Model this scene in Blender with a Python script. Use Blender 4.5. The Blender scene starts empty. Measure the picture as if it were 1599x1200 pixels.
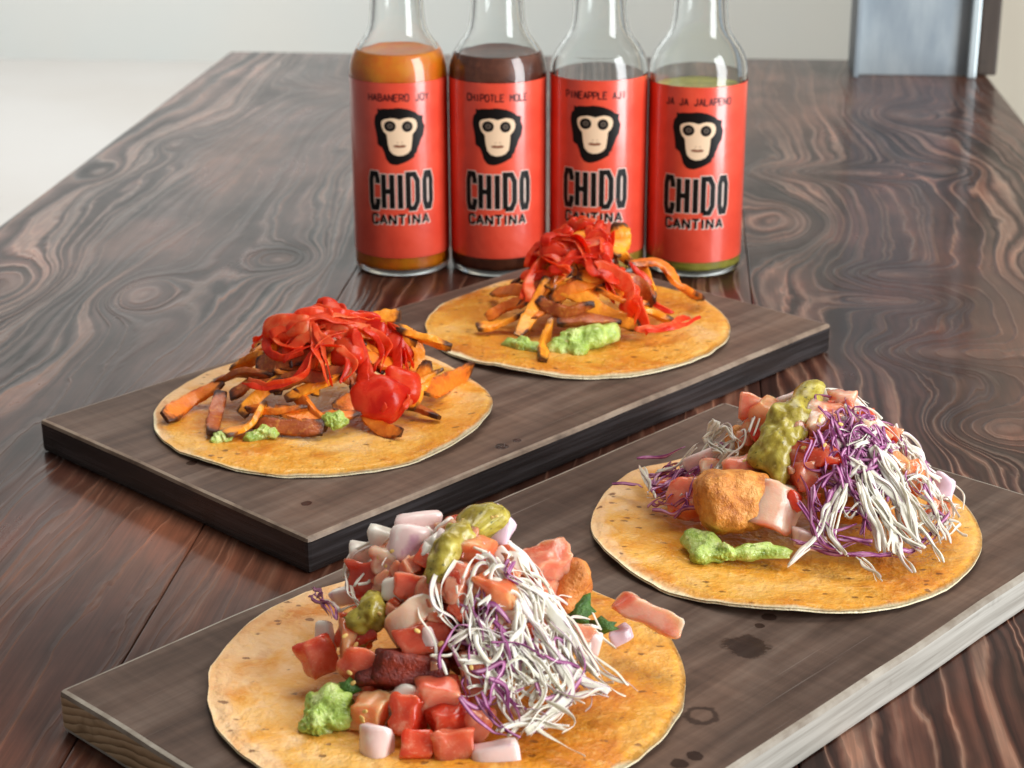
import bpy, bmesh, math, random
from mathutils import Vector, Matrix, noise

# ------------------------------------------------------------------ camera, world, light, exposure
scene = bpy.context.scene
COL = scene.collection
MM = 0.001                                   # shapes below are written in millimetres
CAM_H, CAM_PITCH, CAM_YAW, CAM_ROLL = 262.19, 0.3578, 0.0932, -0.0034
cam_data = bpy.data.cameras.new('camera')
cam_data.sensor_width = 36.0
cam_data.lens = 2837.5 / 1599 * 36
cam_data.clip_start, cam_data.clip_end = 0.02, 60
cam_data.dof.use_dof = True
cam_data.dof.focus_distance = 0.56
cam_data.dof.aperture_fstop = 27
cam = bpy.data.objects.new('camera', cam_data)
COL.objects.link(cam)
_fw = Vector((-math.sin(CAM_YAW) * math.cos(CAM_PITCH), math.cos(CAM_YAW) * math.cos(CAM_PITCH), -math.sin(CAM_PITCH)))
_r = Vector((math.cos(CAM_YAW), math.sin(CAM_YAW), 0))
_u = _r.cross(_fw)
_c, _s = math.cos(CAM_ROLL), math.sin(CAM_ROLL)
_r, _u = _c * _r + _s * _u, -_s * _r + _c * _u
cam.matrix_world = Matrix(((_r.x, _u.x, -_fw.x, 0), (_r.y, _u.y, -_fw.y, 0), (_r.z, _u.z, -_fw.z, CAM_H * MM), (0, 0, 0, 1)))
scene.camera = cam

world = bpy.data.worlds.new('World')
scene.world = world
world.use_nodes = True
world.node_tree.nodes['Background'].inputs[0].default_value = (1.0, 0.97, 0.93, 1)
world.node_tree.nodes['Background'].inputs[1].default_value = 0.25

def area(name, loc, target, sx, sy, power, color):
    d = bpy.data.lights.new(name, 'AREA')
    d.shape = 'RECTANGLE'; d.size, d.size_y = sx, sy
    d.energy = power; d.color = color
    o = bpy.data.objects.new(name, d)
    COL.objects.link(o)
    o.location = loc
    o.rotation_euler = (Vector(target) - Vector(loc)).to_track_quat('-Z', 'Y').to_euler()
    return o
area('window_light', (1.75, -0.25, 0.55), (-0.05, 0.68, 0.35), 0.9, 2.4, 96, (0.95, 0.98, 1.0))
area('ceiling_light', (0.15, 1.2, 2.1), (-0.05, 0.65, 0.0), 1.4, 1.0, 32, (1.0, 0.96, 0.90))
area('back_wall_fill', (-1.9, 3.3, 1.9), (-1.1, 5.4, 0.7), 1.8, 1.2, 80, (0.98, 0.98, 1.0))  # unseen fill lamp, added to brighten the left of the back wall

scene.view_settings.view_transform = 'Standard'
scene.view_settings.look = 'None'
scene.view_settings.exposure = 0.0
scene.view_settings.gamma = 1.0
scene.view_settings.use_curve_mapping = False
scene.render.engine = 'CYCLES'
scene.cycles.use_denoising = True
scene.cycles.max_bounces = 9
scene.cycles.transmission_bounces = 10
scene.cycles.caustics_refractive = True
scene.cycles.blur_glossy = 1.0
scene.cycles.sample_clamp_indirect = 6.0
scene.cycles.caustics_reflective = False

# ------------------------------------------------------------------ object helpers
def link(name, mesh, mats, parent=None, smooth=False, loc=None, rot=None):
    """One mesh object; the mesh is given in mm and stored in metres."""
    if smooth:
        mesh.shade_smooth()
    for m in (mats if isinstance(mats, (list, tuple)) else [mats]):
        mesh.materials.append(m)
    o = bpy.data.objects.new(name, mesh)
    COL.objects.link(o)
    if parent is not None:
        o.parent = parent
    if loc is not None:
        o.location = Vector(loc) * MM
    if rot is not None:
        o.rotation_euler = rot
    return o

def mesh_from(verts, faces, name='mesh', mat_idx=None):
    me = bpy.data.meshes.new(name)
    me.from_pydata([(v[0] * MM, v[1] * MM, v[2] * MM) for v in verts], [], faces)
    if mat_idx:
        me.polygons.foreach_set('material_index', mat_idx)
    me.update()
    return me

def from_bm(bm, name='mesh'):
    bmesh.ops.scale(bm, vec=(MM, MM, MM), verts=bm.verts)
    bmesh.ops.recalc_face_normals(bm, faces=bm.faces)
    me = bpy.data.meshes.new(name)
    bm.to_mesh(me); bm.free()
    return me

def thing(name, label, cat, loc=(0, 0, 0), rz=0, group=None):
    o = bpy.data.objects.new(name, None)
    COL.objects.link(o)
    o.location = Vector(loc) * MM
    o.rotation_euler = (0, 0, rz)
    o.empty_display_size = 0.02
    o['label'] = label; o['category'] = cat
    if group: o['group'] = group
    return o

def box_bm(x0, x1, y0, y1, z0, z1, bevel=0, seg=2):
    bm = bmesh.new()
    bmesh.ops.create_cube(bm, size=1)
    for v in bm.verts:
        v.co = Vector(((x0 + x1) / 2 + v.co.x * (x1 - x0), (y0 + y1) / 2 + v.co.y * (y1 - y0), (z0 + z1) / 2 + v.co.z * (z1 - z0)))
    if bevel:
        bmesh.ops.bevel(bm, geom=bm.edges[:], offset=bevel, segments=seg, profile=0.6, affect='EDGES')
    return bm

def lathe(profile, seg=48):
    verts, faces = [], []
    n = len(profile)
    for (r, z) in profile:
        for i in range(seg):
            a = 2 * math.pi * i / seg
            verts.append((r * math.cos(a), r * math.sin(a), z))
    for j in range(n - 1):
        for i in range(seg):
            a, b = j * seg + i, j * seg + (i + 1) % seg
            faces.append((a, b, b + seg, a + seg))
    return mesh_from(verts, faces)

# ------------------------------------------------------------------ material helpers
def srgb(r, g, b):
    f = lambda c: (c / 255 / 12.92) if c / 255 <= 0.04045 else ((c / 255 + 0.055) / 1.055) ** 2.4
    return (f(r), f(g), f(b), 1)

class NT:
    """Tiny node-tree writer."""
    def __init__(self, name):
        self.m = bpy.data.materials.new(name)
        self.m.use_nodes = True
        self.t = self.m.node_tree
        self.b = self.t.nodes['Principled BSDF']
    def n(self, typ, **kw):
        nd = self.t.nodes.new(typ)
        for k, v in kw.items(): setattr(nd, k, v)
        return nd
    def put(self, sock, v):
        if isinstance(v, bpy.types.NodeSocket): self.t.links.new(v, sock)
        elif v is not None: sock.default_value = v
    def math(self, op, a, b=None, c=None, clamp=False):
        nd = self.n('ShaderNodeMath', operation=op, use_clamp=clamp)
        self.put(nd.inputs[0], a); self.put(nd.inputs[1], b); self.put(nd.inputs[2], c)
        return nd.outputs[0]
    def ramp(self, fac, stops, interp='LINEAR'):
        nd = self.n('ShaderNodeValToRGB')
        cr = nd.color_ramp; cr.interpolation = interp
        while len(cr.elements) > 1: cr.elements.remove(cr.elements[-1])
        for i, (p, c) in enumerate(stops):
            e = cr.elements[0] if i == 0 else cr.elements.new(p)
            e.position = p
            e.color = c if len(c) == 4 else (*c, 1)
        self.put(nd.inputs[0], fac)
        return nd.outputs[0]
    def fac(self, f, lo, hi):
        nd = self.n('ShaderNodeMapRange'); nd.interpolation_type = 'SMOOTHSTEP'
        self.put(nd.inputs[0], f); nd.inputs[1].default_value = lo; nd.inputs[2].default_value = hi
        return nd.outputs[0]
    def mix(self, f, a, b, mode='MIX'):
        nd = self.n('ShaderNodeMix', data_type='RGBA', blend_type=mode)
        self.put(nd.inputs[0], f); self.put(nd.inputs[6], a); self.put(nd.inputs[7], b)
        return nd.outputs[2]
    def noise(self, vec, scale, detail=4, rough=0.55, dist=0.0, col=False):
        nd = self.n('ShaderNodeTexNoise')
        self.put(nd.inputs['Vector'], vec)
        nd.inputs['Scale'].default_value = scale; nd.inputs['Detail'].default_value = detail
        nd.inputs['Roughness'].default_value = rough; nd.inputs['Distortion'].default_value = dist
        return nd.outputs[1 if col else 0]
    def voronoi(self, vec, scale, feature='F1', out=0, rand=1.0):
        nd = self.n('ShaderNodeTexVoronoi', feature=feature)
        self.put(nd.inputs['Vector'], vec); nd.inputs['Scale'].default_value = scale
        nd.inputs['Randomness'].default_value = rand
        return nd.outputs[out]
    def obj(self): return self.n('ShaderNodeTexCoord').outputs['Object']
    def scale(self, vec, s, off=(0, 0, 0), rot=(0, 0, 0)):
        nd = self.n('ShaderNodeMapping')
        self.put(nd.inputs[0], vec); nd.inputs[1].default_value = off; nd.inputs[2].default_value = rot; nd.inputs[3].default_value = s
        return nd.outputs[0]
    def bump(self, h, strength=0.3, dist=0.001, normal=None):
        nd = self.n('ShaderNodeBump')
        nd.inputs['Strength'].default_value = strength; nd.inputs['Distance'].default_value = dist
        self.put(nd.inputs['Height'], h)
        if normal is not None: self.put(nd.inputs['Normal'], normal)
        return nd.outputs[0]
    def attr(self, name): return self.n('ShaderNodeAttribute', attribute_name=name).outputs['Fac']
    def rand(self): return self.n('ShaderNodeObjectInfo').outputs['Random']
    def ocol(self): return self.n('ShaderNodeObjectInfo').outputs['Color']
    def set(self, **kw):
        names = dict(color='Base Color', rough='Roughness', metal='Metallic', spec='Specular IOR Level', normal='Normal', sss='Subsurface Weight',
                     sssr='Subsurface Radius', ssss='Subsurface Scale', trans='Transmission Weight', ior='IOR', coat='Coat Weight', coatr='Coat Roughness', alpha='Alpha', sheen='Sheen Weight')
        for k, v in kw.items(): self.put(self.b.inputs[names[k]], v)
        return self.m

def jitter_vec(t):
    """Object coordinates shifted by each object's own random number, so no two pieces look alike."""
    o = t.obj()
    nd = t.n('ShaderNodeVectorMath', operation='ADD')
    t.put(nd.inputs[0], o)
    c = t.n('ShaderNodeCombineXYZ')
    r = t.math('MULTIPLY', t.rand(), 7.3)
    t.put(c.inputs[0], r); t.put(c.inputs[1], r); t.put(c.inputs[2], r)
    t.put(nd.inputs[1], c.outputs[0])
    return nd.outputs[0]

# ------------------------------------------------------------------ materials: setting
def mat_wood_table():
    t = NT('dark_stained_pine')
    geo = t.n('ShaderNodeNewGeometry')
    pos = geo.outputs['Position']
    sep = t.n('ShaderNodeSeparateXYZ'); t.put(sep.inputs[0], pos)
    X, Y = sep.outputs[0], sep.outputs[1]
    # growth-ring field: across the plank, bent by noise stretched along it
    warp = t.noise(t.scale(pos, (6.0, 1.7, 1)), 1.0, 3, 0.5)
    warp2 = t.noise(t.scale(pos, (16, 4.5, 1), (3.1, 1.7, 0)), 1.0, 2, 0.5)
    u = t.math('ADD', X, t.math('MULTIPLY', t.math('SUBTRACT', warp, 0.5), 0.085))
    u = t.math('ADD', u, t.math('MULTIPLY', t.math('SUBTRACT', warp2, 0.5), 0.028))
    oi = t.n('ShaderNodeObjectInfo')
    sepc = t.n('ShaderNodeSeparateColor'); t.put(sepc.inputs[0], oi.outputs['Color'])
    u = t.math('ADD', u, sepc.outputs[0])
    u = t.math('ADD', u, t.math('MULTIPLY', t.math('SUBTRACT', t.noise(t.scale(pos, (55, 13, 1), (4, 4, 0)), 1.0, 3, 0.55, 0.6), 0.5), 0.012))
    core = 0.0
    for (kx, ky, a, b, A) in KNOTS:
        dx = t.math('MULTIPLY', t.math('SUBTRACT', X, kx * MM), 1 / (a * MM))
        dy = t.math('MULTIPLY', t.math('SUBTRACT', Y, ky * MM), 1 / (b * MM))
        d2 = t.math('ADD', t.math('MULTIPLY', dx, dx), t.math('MULTIPLY', dy, dy))
        g = t.math('EXPONENT', t.math('MULTIPLY', d2, -1.0))
        u = t.math('ADD', u, t.math('MULTIPLY', g, A * MM))
        c = t.math('EXPONENT', t.math('MULTIPLY', d2, -9.0))
        core = t.math('MAXIMUM', core, c) if not isinstance(core, float) else c
    ph = t.math('MULTIPLY', u, 1 / 0.0118)
    ph = t.math('ADD', ph, t.math('MULTIPLY', t.noise(t.scale(pos, (40, 9, 1)), 1.0, 3, 0.5), 0.35))
    n1 = t.n('ShaderNodeTexNoise', noise_dimensions='1D'); t.put(n1.inputs['W'], t.math('MULTIPLY', u, 24.0)); n1.inputs['Detail'].default_value = 0.0
    ph = t.math('ADD', ph, t.math('MULTIPLY', n1.outputs[0], 2.0))      # rings lie closer in some years than in others
    fr = t.math('FRACT', ph)
    wn = t.n('ShaderNodeTexWhiteNoise', noise_dimensions='1D'); t.put(wn.inputs['W'], t.math('FLOOR', ph))
    ringv = wn.outputs['Value']
    ring = t.ramp(fr, [(0.0, (0.235, 0.140, 0.100)), (0.09, (0.180, 0.096, 0.064)), (0.22, (0.082, 0.033, 0.022)), (0.42, (0.018, 0.0072, 0.0055)),
                       (0.62, (0.034, 0.0125, 0.0088)), (0.88, (0.098, 0.041, 0.027)), (1.0, (0.235, 0.140, 0.100))])
    ring = t.mix(1.0, ring, t.ramp(ringv, [(0, (0.45, 0.44, 0.44)), (0.45, (0.85, 0.83, 0.82)), (1, (1.35, 1.25, 1.2))]), 'MULTIPLY')
    plain = t.ramp(t.noise(t.scale(pos, (9, 3, 1), (1, 5, 0)), 1.0, 4, 0.6), [(0.3, (0.022, 0.0085, 0.0062)), (0.5, (0.070, 0.027, 0.018)), (0.7, (0.200, 0.085, 0.050))])
    where = t.fac(t.noise(t.scale(pos, (7, 3.2, 1), (8, 2, 0)), 1.0, 2, 0.5), 0.42, 0.60)
    col = t.mix(t.math('MULTIPLY_ADD', where, 0.68, 0.22), plain, ring)
    fibre = t.noise(t.scale(pos, (900, 22, 1)), 1.0, 4, 0.65)
    col = t.mix(0.55, col, t.ramp(fibre, [(0.25, (0.30, 0.30, 0.30)), (0.75, (1.5, 1.45, 1.4))]), 'MULTIPLY')
    blotch = t.noise(t.scale(pos, (24, 12, 1)), 1.0, 5, 0.6)
    col = t.mix(0.8, col, t.ramp(blotch, [(0.3, (0.50, 0.48, 0.50)), (0.5, (1, 0.98, 0.96)), (0.72, (1.9, 1.45, 1.25))]), 'MULTIPLY')
    col = t.mix(t.math('MULTIPLY', core, 0.65), col, (0.16, 0.085, 0.06, 1))
    ridge = t.ramp(fr, [(0, (1, 1, 1)), (0.13, (0.15, 0.15, 0.15)), (0.6, (0.3, 0.3, 0.3)), (1, (1, 1, 1))])
    nrm = t.bump(ridge, 0.45, 0.0011)
    nrm = t.bump(fibre, 0.10, 0.0003, nrm)
    r = t.ramp(blotch, [(0.3, (0.36, 0.36, 0.36)), (0.7, (0.26, 0.26, 0.26))])
    # the soft wood between the rings is scorched and matt, the hard rings and clear patches keep the lacquer
    gloss = t.ramp(fr, [(0.0, (0.46, 0.46, 0.46)), (0.14, (0.36, 0.36, 0.36)), (0.36, (0.08, 0.08, 0.08)), (0.62, (0.10, 0.10, 0.10)), (1.0, (0.46, 0.46, 0.46))])
    gloss = t.mix(t.math('MULTIPLY_ADD', where, 0.75, 0.15), (0.30, 0.30, 0.30, 1), gloss)
    return t.set(color=col, rough=r, spec=0.16, normal=nrm, coat=gloss, coatr=0.12)

KNOTS = [  # x, y, half-width, half-length, ring shift (mm)
    (-254, 805, 17, 34, 46), (-197, 868, 16, 22, -42), (-320, 815, 20, 40, -40), (-321, 1116, 9, 26, 20), (-345, 1040, 12, 30, -24),
    (108, 866, 26, 15, 44), (104, 824, 26, 13, -46), (100, 1073, 44, 18, 60), (158, 1085, 22, 26, -44), (128, 664, 22, 20, 46),
    (160, 655, 20, 18, -40), (118, 752, 34, 18, 40), (200, 880, 30, 40, 52), (9, 1110, 24, 38, 48), (-300, 620, 30, 60, 40), (60, 960, 30, 50, -44),
    (150, 1240, 30, 40, 50), (-250, 1290, 30, 40, -46), (80, 330, 30, 30, 50), (150, 420, 26, 34, -46)]

def mat_wall(name, base, warm):
    t = NT(name)
    o = t.obj()
    n = t.noise(t.scale(o, (1, 1, 1)), 1.3, 3)
    col = t.mix(t.fac(n, 0.3, 0.7), base, warm)
    return t.set(color=col, rough=0.75, normal=t.bump(t.noise(o, 140, 3), 0.05, 0.002))

def mat_board(name, tint=1.0, stains=()):
    t = NT(name)
    o = t.obj()
    g = t.noise(t.scale(o, (9, 130, 60)), 1.0, 5, 0.62, 0.4)
    big = t.noise(t.scale(o, (10, 22, 1), (2, 1, 0)), 1.0, 4, 0.55)
    col = t.ramp(g, [(0.25, (0.062 * tint, 0.041 * tint, 0.033 * tint)), (0.5, (0.122 * tint, 0.080 * tint, 0.061 * tint)), (0.78, (0.190 * tint, 0.138 * tint, 0.110 * tint))])
    col = t.mix(0.75, col, t.ramp(big, [(0.3, (0.55, 0.50, 0.47)), (0.5, (1, 1, 1)), (0.7, (1.35, 1.24, 1.16))]), 'MULTIPLY')
    cross = t.noise(t.scale(o, (240, 26, 1), (0, 0, 0), (0, 0, 0.35)), 1.0, 4, 0.6)
    col = t.mix(0.4, col, t.ramp(cross, [(0.35, (0.7, 0.7, 0.7)), (0.7, (1.3, 1.28, 1.25))]), 'MULTIPLY')
    # fine scratches
    sc = t.noise(t.scale(o, (14, 900, 1), (0, 0, 0), (0, 0, 0.5)), 1.0, 2, 0.5)
    col = t.mix(t.math('MULTIPLY', t.fac(sc, 0.70, 0.76), 0.35), col, (0.26, 0.22, 0.19, 1))
    rough = t.ramp(big, [(0.3, (0.42, 0.42, 0.42)), (0.7, (0.55, 0.55, 0.55))])
    sep = t.n('ShaderNodeSeparateXYZ'); t.put(sep.inputs[0], o)
    wob = t.math('MULTIPLY', t.math('SUBTRACT', t.noise(o, 260, 3), 0.5), 0.9)
    for (sx, sy, rr, kind) in stains:      # spilt drops and a knot ring with outlines of their own
        dx = t.math('SUBTRACT', sep.outputs[0], sx * MM); dy = t.math('SUBTRACT', sep.outputs[1], sy * MM)
        d = t.math('SQRT', t.math('ADD', t.math('MULTIPLY', dx, dx), t.math('MULTIPLY', dy, dy)))
        d = t.math('ADD', t.math('MULTIPLY', d, 1000 / rr), wob)
        if kind == 'ring':
            m = t.math('SUBTRACT', 1.0, t.fac(t.math('ABSOLUTE', t.math('SUBTRACT', d, 0.85)), 0.08, 0.28))
            m = t.math('MULTIPLY', m, 0.7)
        else:
            m = t.math('SUBTRACT', 1.0, t.fac(d, 0.78, 1.05))
            rough = t.mix(m, rough, (0.16, 0.16, 0.16, 1))
            m = t.math('MULTIPLY', m, 0.78)
        col = t.mix(m, col, (0.018, 0.009, 0.007, 1))
    return t.set(color=col, rough=rough, spec=0.10, normal=t.bump(t.math('ADD', g, t.math('MULTIPLY', cross, 0.5)), 0.22, 0.0008))

def mat_edge(name, lo, mid, hi, rough=0.5, stretch=(14, 14, 420), ring=0.0):
    t = NT(name)
    o = t.obj()
    g = t.noise(t.scale(o, stretch), 1.0, 4, 0.65)
    if ring:
        w = t.noise(t.scale(o, (60, 30, 40)), 1.0, 3)
        sepp = t.n('ShaderNodeSeparateXYZ'); t.put(sepp.inputs[0], o)
        wv = t.math('FRACT', t.math('MULTIPLY', t.math('ADD', t.math('ADD', sepp.outputs[2], t.math('MULTIPLY', sepp.outputs[1], 0.22)), t.math('MULTIPLY', w, 0.006)), 420))
        g = t.math('ADD', t.math('MULTIPLY', g, 0.55), t.math('MULTIPLY', wv, ring))
    col = t.ramp(g, [(0.28, lo), (0.5, mid), (0.72, hi)])
    dirt = t.noise(o, 60, 4, 0.6)
    col = t.mix(t.math('MULTIPLY', t.fac(dirt, 0.56, 0.72), 0.6), col, lo)
    return t.set(color=col, rough=rough, normal=t.bump(g, 0.3, 0.0006))

# ------------------------------------------------------------------ materials: bottles
def mat_plain(name, color, rough=0.5, **kw):
    t = NT(name)
    return t.set(color=color, rough=rough, **kw)

def mat_label():
    t = NT('red_label_paper')
    n = t.noise(t.obj(), 60, 4)
    col = t.mix(t.fac(n, 0.35, 0.65), srgb(214, 66, 44), srgb(226, 78, 54))
    return t.set(color=col, rough=0.38, coat=1.0, coatr=0.16, normal=t.bump(t.noise(jitter_vec(t), 55, 2, 0.5, 0.8), 0.16, 0.003))

def mat_sauce(name, a, b, rough=0.35):
    t = NT(name)
    col = t.mix(t.fac(t.noise(t.obj(), 110, 4, 0.6), 0.35, 0.68), a, b)
    return t.set(color=col, rough=rough)

# ------------------------------------------------------------------ materials: food
def mat_tortilla():
    t = NT('toasted_tortilla')
    v = jitter_vec(t)
    big = t.noise(v, 26, 4, 0.55, 0.6)
    med = t.noise(v, 85, 4, 0.6, 0.3)
    fine = t.noise(v, 420, 3, 0.6)
    col = t.ramp(t.math('ADD', t.math('MULTIPLY', big, 0.68), t.math('MULTIPLY', med, 0.32)),
                 [(0.36, srgb(238, 192, 122)), (0.44, srgb(234, 178, 84)), (0.51, srgb(226, 158, 52)), (0.58, srgb(214, 134, 34)), (0.68, srgb(188, 102, 26))])
    glaze = t.attr('glaze')               # where the chilli sauce was spread
    dry = t.ramp(t.math('ADD', t.math('MULTIPLY', big, 0.5), t.math('MULTIPLY', med, 0.5)), [(0.36, srgb(240, 204, 160)), (0.52, srgb(232, 182, 128)), (0.64, srgb(206, 138, 78))])
    g = t.fac(t.math('ADD', glaze, t.math('MULTIPLY', t.math('SUBTRACT', med, 0.5), 1.1)), 0.25, 0.62)
    col = t.mix(g, dry, col)
    col = t.mix(t.math('MULTIPLY', t.fac(fine, 0.52, 0.72), 0.4), col, srgb(246, 206, 130))
    streak = t.noise(t.scale(v, (1, 2.2, 1)), 210, 4, 0.65, 0.5)
    col = t.mix(t.math('MULTIPLY', t.fac(streak, 0.60, 0.74), 0.4), col, srgb(150, 74, 22))
    spots = t.fac(t.noise(v, 62, 3, 0.55, 0.3), 0.57, 0.70)
    col = t.mix(t.math('MULTIPLY', spots, 0.32), col, srgb(186, 100, 34))
    col = t.mix(1.0, col, (0.94, 0.90, 0.84, 1), 'MULTIPLY')
    # herb and char flecks
    vd = t.math('ADD', t.voronoi(t.scale(v, (1, 1.6, 1)), 230), t.math('MULTIPLY', t.math('SUBTRACT', fine, 0.5), 0.9))
    pick = t.n('ShaderNodeSeparateColor'); t.put(pick.inputs[0], t.voronoi(t.scale(v, (1, 1.6, 1)), 230, out=1))
    fl = t.math('MULTIPLY', t.math('SUBTRACT', 1.0, t.fac(vd, 0.16, 0.34)), t.math('GREATER_THAN', pick.outputs[0], 0.83))
    col = t.mix(t.math('MULTIPLY', fl, 0.75), col, srgb(96, 52, 20))
    rim = t.attr('rim')
    rimf = t.fac(t.math('ADD', rim, t.math('MULTIPLY', t.math('SUBTRACT', big, 0.5), 1.3)), 0.55, 0.85)
    col = t.mix(rimf, col, srgb(240, 222, 182))
    rough = t.mix(g, (0.62, 0.62, 0.62, 1), t.ramp(med, [(0.35, (0.24, 0.24, 0.24)), (0.65, (0.46, 0.46, 0.46))]))
    h = t.math('ADD', t.math('ADD', med, t.math('MULTIPLY', fine, 0.35)), t.math('MULTIPLY', big, 0.8))
    return t.set(color=col, rough=rough, spec=0.4, sss=0.12, sssr=(0.004, 0.002, 0.001), ssss=1.0, normal=t.bump(h, 0.8, 0.0022))

def mat_tomato(name='tomato_flesh'):
    t = NT(name)
    v = jitter_vec(t)
    g = t.noise(v, 70, 2, 0.5, 0.4)
    n = t.noise(v, 210, 4, 0.6, 0.8)
    fine = t.noise(t.scale(v, (1, 1, 2)), 900, 3, 0.65)
    c = t.ocol()
    deep = t.mix(1.0, c, (0.86, 0.42, 0.28, 1), 'MULTIPLY')
    pale = t.mix(0.45, c, srgb(246, 186, 150))
    col = t.mix(t.fac(t.math('ADD', t.math('MULTIPLY', g, 0.7), t.math('MULTIPLY', n, 0.3)), 0.30, 0.50), deep, c)
    col = t.mix(t.fac(n, 0.50, 0.72), col, pale)
    col = t.mix(t.math('MULTIPLY', t.fac(fine, 0.56, 0.72), 0.3), col, srgb(250, 206, 170))
    col = t.mix(t.math('MULTIPLY', t.attr('skin'), 0.6), col, t.mix(1.0, c, (0.80, 0.22, 0.13, 1), 'MULTIPLY'))
    t.set(color=col, rough=t.ramp(n, [(0.35, (0.08, 0.08, 0.08)), (0.65, (0.28, 0.28, 0.28))]), spec=0.6, sss=0.85, sssr=(0.011, 0.0045, 0.003), ssss=1.0,
                 normal=t.bump(t.math('ADD', n, t.math('MULTIPLY', fine, 0.3)), 0.22, 0.001))
    return add_translucent(t, col, 0.14)

def mat_onion():
    t = NT('diced_onion')
    v = jitter_vec(t)
    n = t.noise(t.scale(v, (1, 3.5, 1)), 130, 3)
    c = t.ocol()
    col = t.mix(t.math('MULTIPLY', t.fac(n, 0.58, 0.75), 0.7), c, srgb(196, 136, 166))
    col = t.mix(t.fac(n, 0.45, 0.25), col, srgb(240, 232, 222))
    return t.set(color=col, rough=0.22, sss=0.4, sssr=(0.004, 0.003, 0.003), ssss=1.0, normal=t.bump(n, 0.25, 0.0007))

def mat_shred(name, a, b, c, tinted=False):
    t = NT(name)
    v = jitter_vec(t)
    n = t.noise(v, 120, 3, 0.6, 0.4)
    e = t.attr('edge')
    col = t.ramp(t.math('ADD', t.math('MULTIPLY', n, 0.75), t.math('MULTIPLY', e, 0.35)), [(0.30, a), (0.52, b), (0.72, c)])
    if tinted:      # some shreds keep a purple margin
        col = t.mix(t.math('MULTIPLY', t.math('MULTIPLY', t.fac(t.rand(), 0.70, 0.85), t.fac(e, 0.55, 0.95)), 0.75), col, srgb(160, 84, 140))
    t.set(color=col, rough=0.28, normal=t.bump(t.noise(v, 400, 2), 0.25, 0.0005))
    return add_translucent(t, col, 0.28)

def add_translucent(t, col, amount):
    tr = t.n('ShaderNodeBsdfTranslucent'); t.put(tr.inputs[0], col)
    mx = t.n('ShaderNodeMixShader'); mx.inputs[0].default_value = amount
    t.put(mx.inputs[1], t.b.outputs[0]); t.put(mx.inputs[2], tr.outputs[0])
    t.put(t.t.nodes['Material Output'].inputs[0], mx.outputs[0])
    return t.m

def mat_pumpkin():
    t = NT('roasted_pumpkin')
    v = jitter_vec(t)
    n = t.noise(t.scale(v, (1, 1, 1)), 130, 4, 0.6, 0.4)
    fine = t.noise(v, 520, 3, 0.6)
    c = t.ocol()
    col = t.mix(t.fac(n, 0.42, 0.68), c, t.mix(1.0, c, (0.82, 0.62, 0.45, 1), 'MULTIPLY'))
    col = t.mix(t.math('MULTIPLY', t.fac(fine, 0.5, 0.75), 0.3), col, srgb(244, 170, 60))
    ch = t.attr('char')
    col = t.mix(t.math('MULTIPLY', t.fac(t.math('ADD', ch, t.math('MULTIPLY', t.math('SUBTRACT', n, 0.5), 1.5)), 0.26, 0.80), 0.94), col, srgb(40, 16, 11))
    return t.set(color=col, rough=t.ramp(n, [(0.3, (0.3, 0.3, 0.3)), (0.7, (0.5, 0.5, 0.5))]), sss=0.1, sssr=(0.003, 0.0012, 0.0004), ssss=1.0,
                 normal=t.bump(t.math('ADD', n, t.math('MULTIPLY', fine, 0.4)), 0.6, 0.0014))

def mat_red(name='red_pepper', trans=0.5):
    t = NT(name)
    v = jitter_vec(t)
    n = t.noise(v, 120, 4, 0.55, 0.8)
    k = t.math('ADD', t.math('MULTIPLY', n, 0.75), t.math('MULTIPLY', t.rand(), 0.25))
    col = t.ramp(k, [(0.30, srgb(224, 44, 28)), (0.44, srgb(242, 70, 40)), (0.58, srgb(250, 100, 54)), (0.72, srgb(254, 152, 96))])
    f = t.noise(t.scale(v, (1, 1, 2.5)), 300, 3)
    t.set(color=col, rough=t.ramp(n, [(0.35, (0.16, 0.16, 0.16)), (0.65, (0.36, 0.36, 0.36))]), spec=0.45, sss=0.3, sssr=(0.006, 0.0015, 0.0008), ssss=1.0, normal=t.bump(t.math('ADD', n, t.math('MULTIPLY', f, 0.4)), 0.30, 0.0012))
    return add_translucent(t, col, trans)

def mat_guac():
    t = NT('guacamole')
    v = jitter_vec(t)
    n = t.noise(v, 190, 4, 0.6, 0.6)
    col = t.ramp(n, [(0.3, srgb(126, 152, 54)), (0.5, srgb(168, 192, 92)), (0.7, srgb(204, 216, 142))])
    col = t.mix(t.math('MULTIPLY', t.fac(t.noise(v, 420, 3, 0.6), 0.60, 0.70), 0.7), col, srgb(96, 122, 34))
    col = t.mix(t.math('MULTIPLY', t.fac(t.noise(v, 300, 2), 0.62, 0.72), 0.7), col, srgb(222, 230, 160))
    return t.set(color=col, rough=0.28, sss=0.25, sssr=(0.003, 0.004, 0.001), ssss=1.0, normal=t.bump(t.math('ADD', n, t.noise(v, 600, 3)), 0.6, 0.0014))

def mat_salsa():
    t = NT('salsa_verde')
    v = jitter_vec(t)
    n = t.noise(v, 170, 4, 0.6, 0.8)
    col = t.ramp(n, [(0.3, srgb(118, 98, 30)), (0.46, srgb(152, 134, 50)), (0.60, srgb(176, 162, 76)), (0.76, srgb(206, 196, 126))])
    col = t.mix(t.math('MULTIPLY', t.fac(t.noise(v, 520, 3, 0.6), 0.60, 0.70), 0.8), col, srgb(62, 66, 20))
    col = t.mix(t.math('MULTIPLY', t.fac(t.noise(v, 260, 3, 0.6), 0.58, 0.70), 0.5), col, srgb(214, 196, 120))
    return t.set(color=col, rough=0.26, spec=0.4, sss=0.6, sssr=(0.004, 0.004, 0.001), ssss=1.0, normal=t.bump(t.math('ADD', n, t.noise(v, 700, 2)), 0.14, 0.001))

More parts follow.
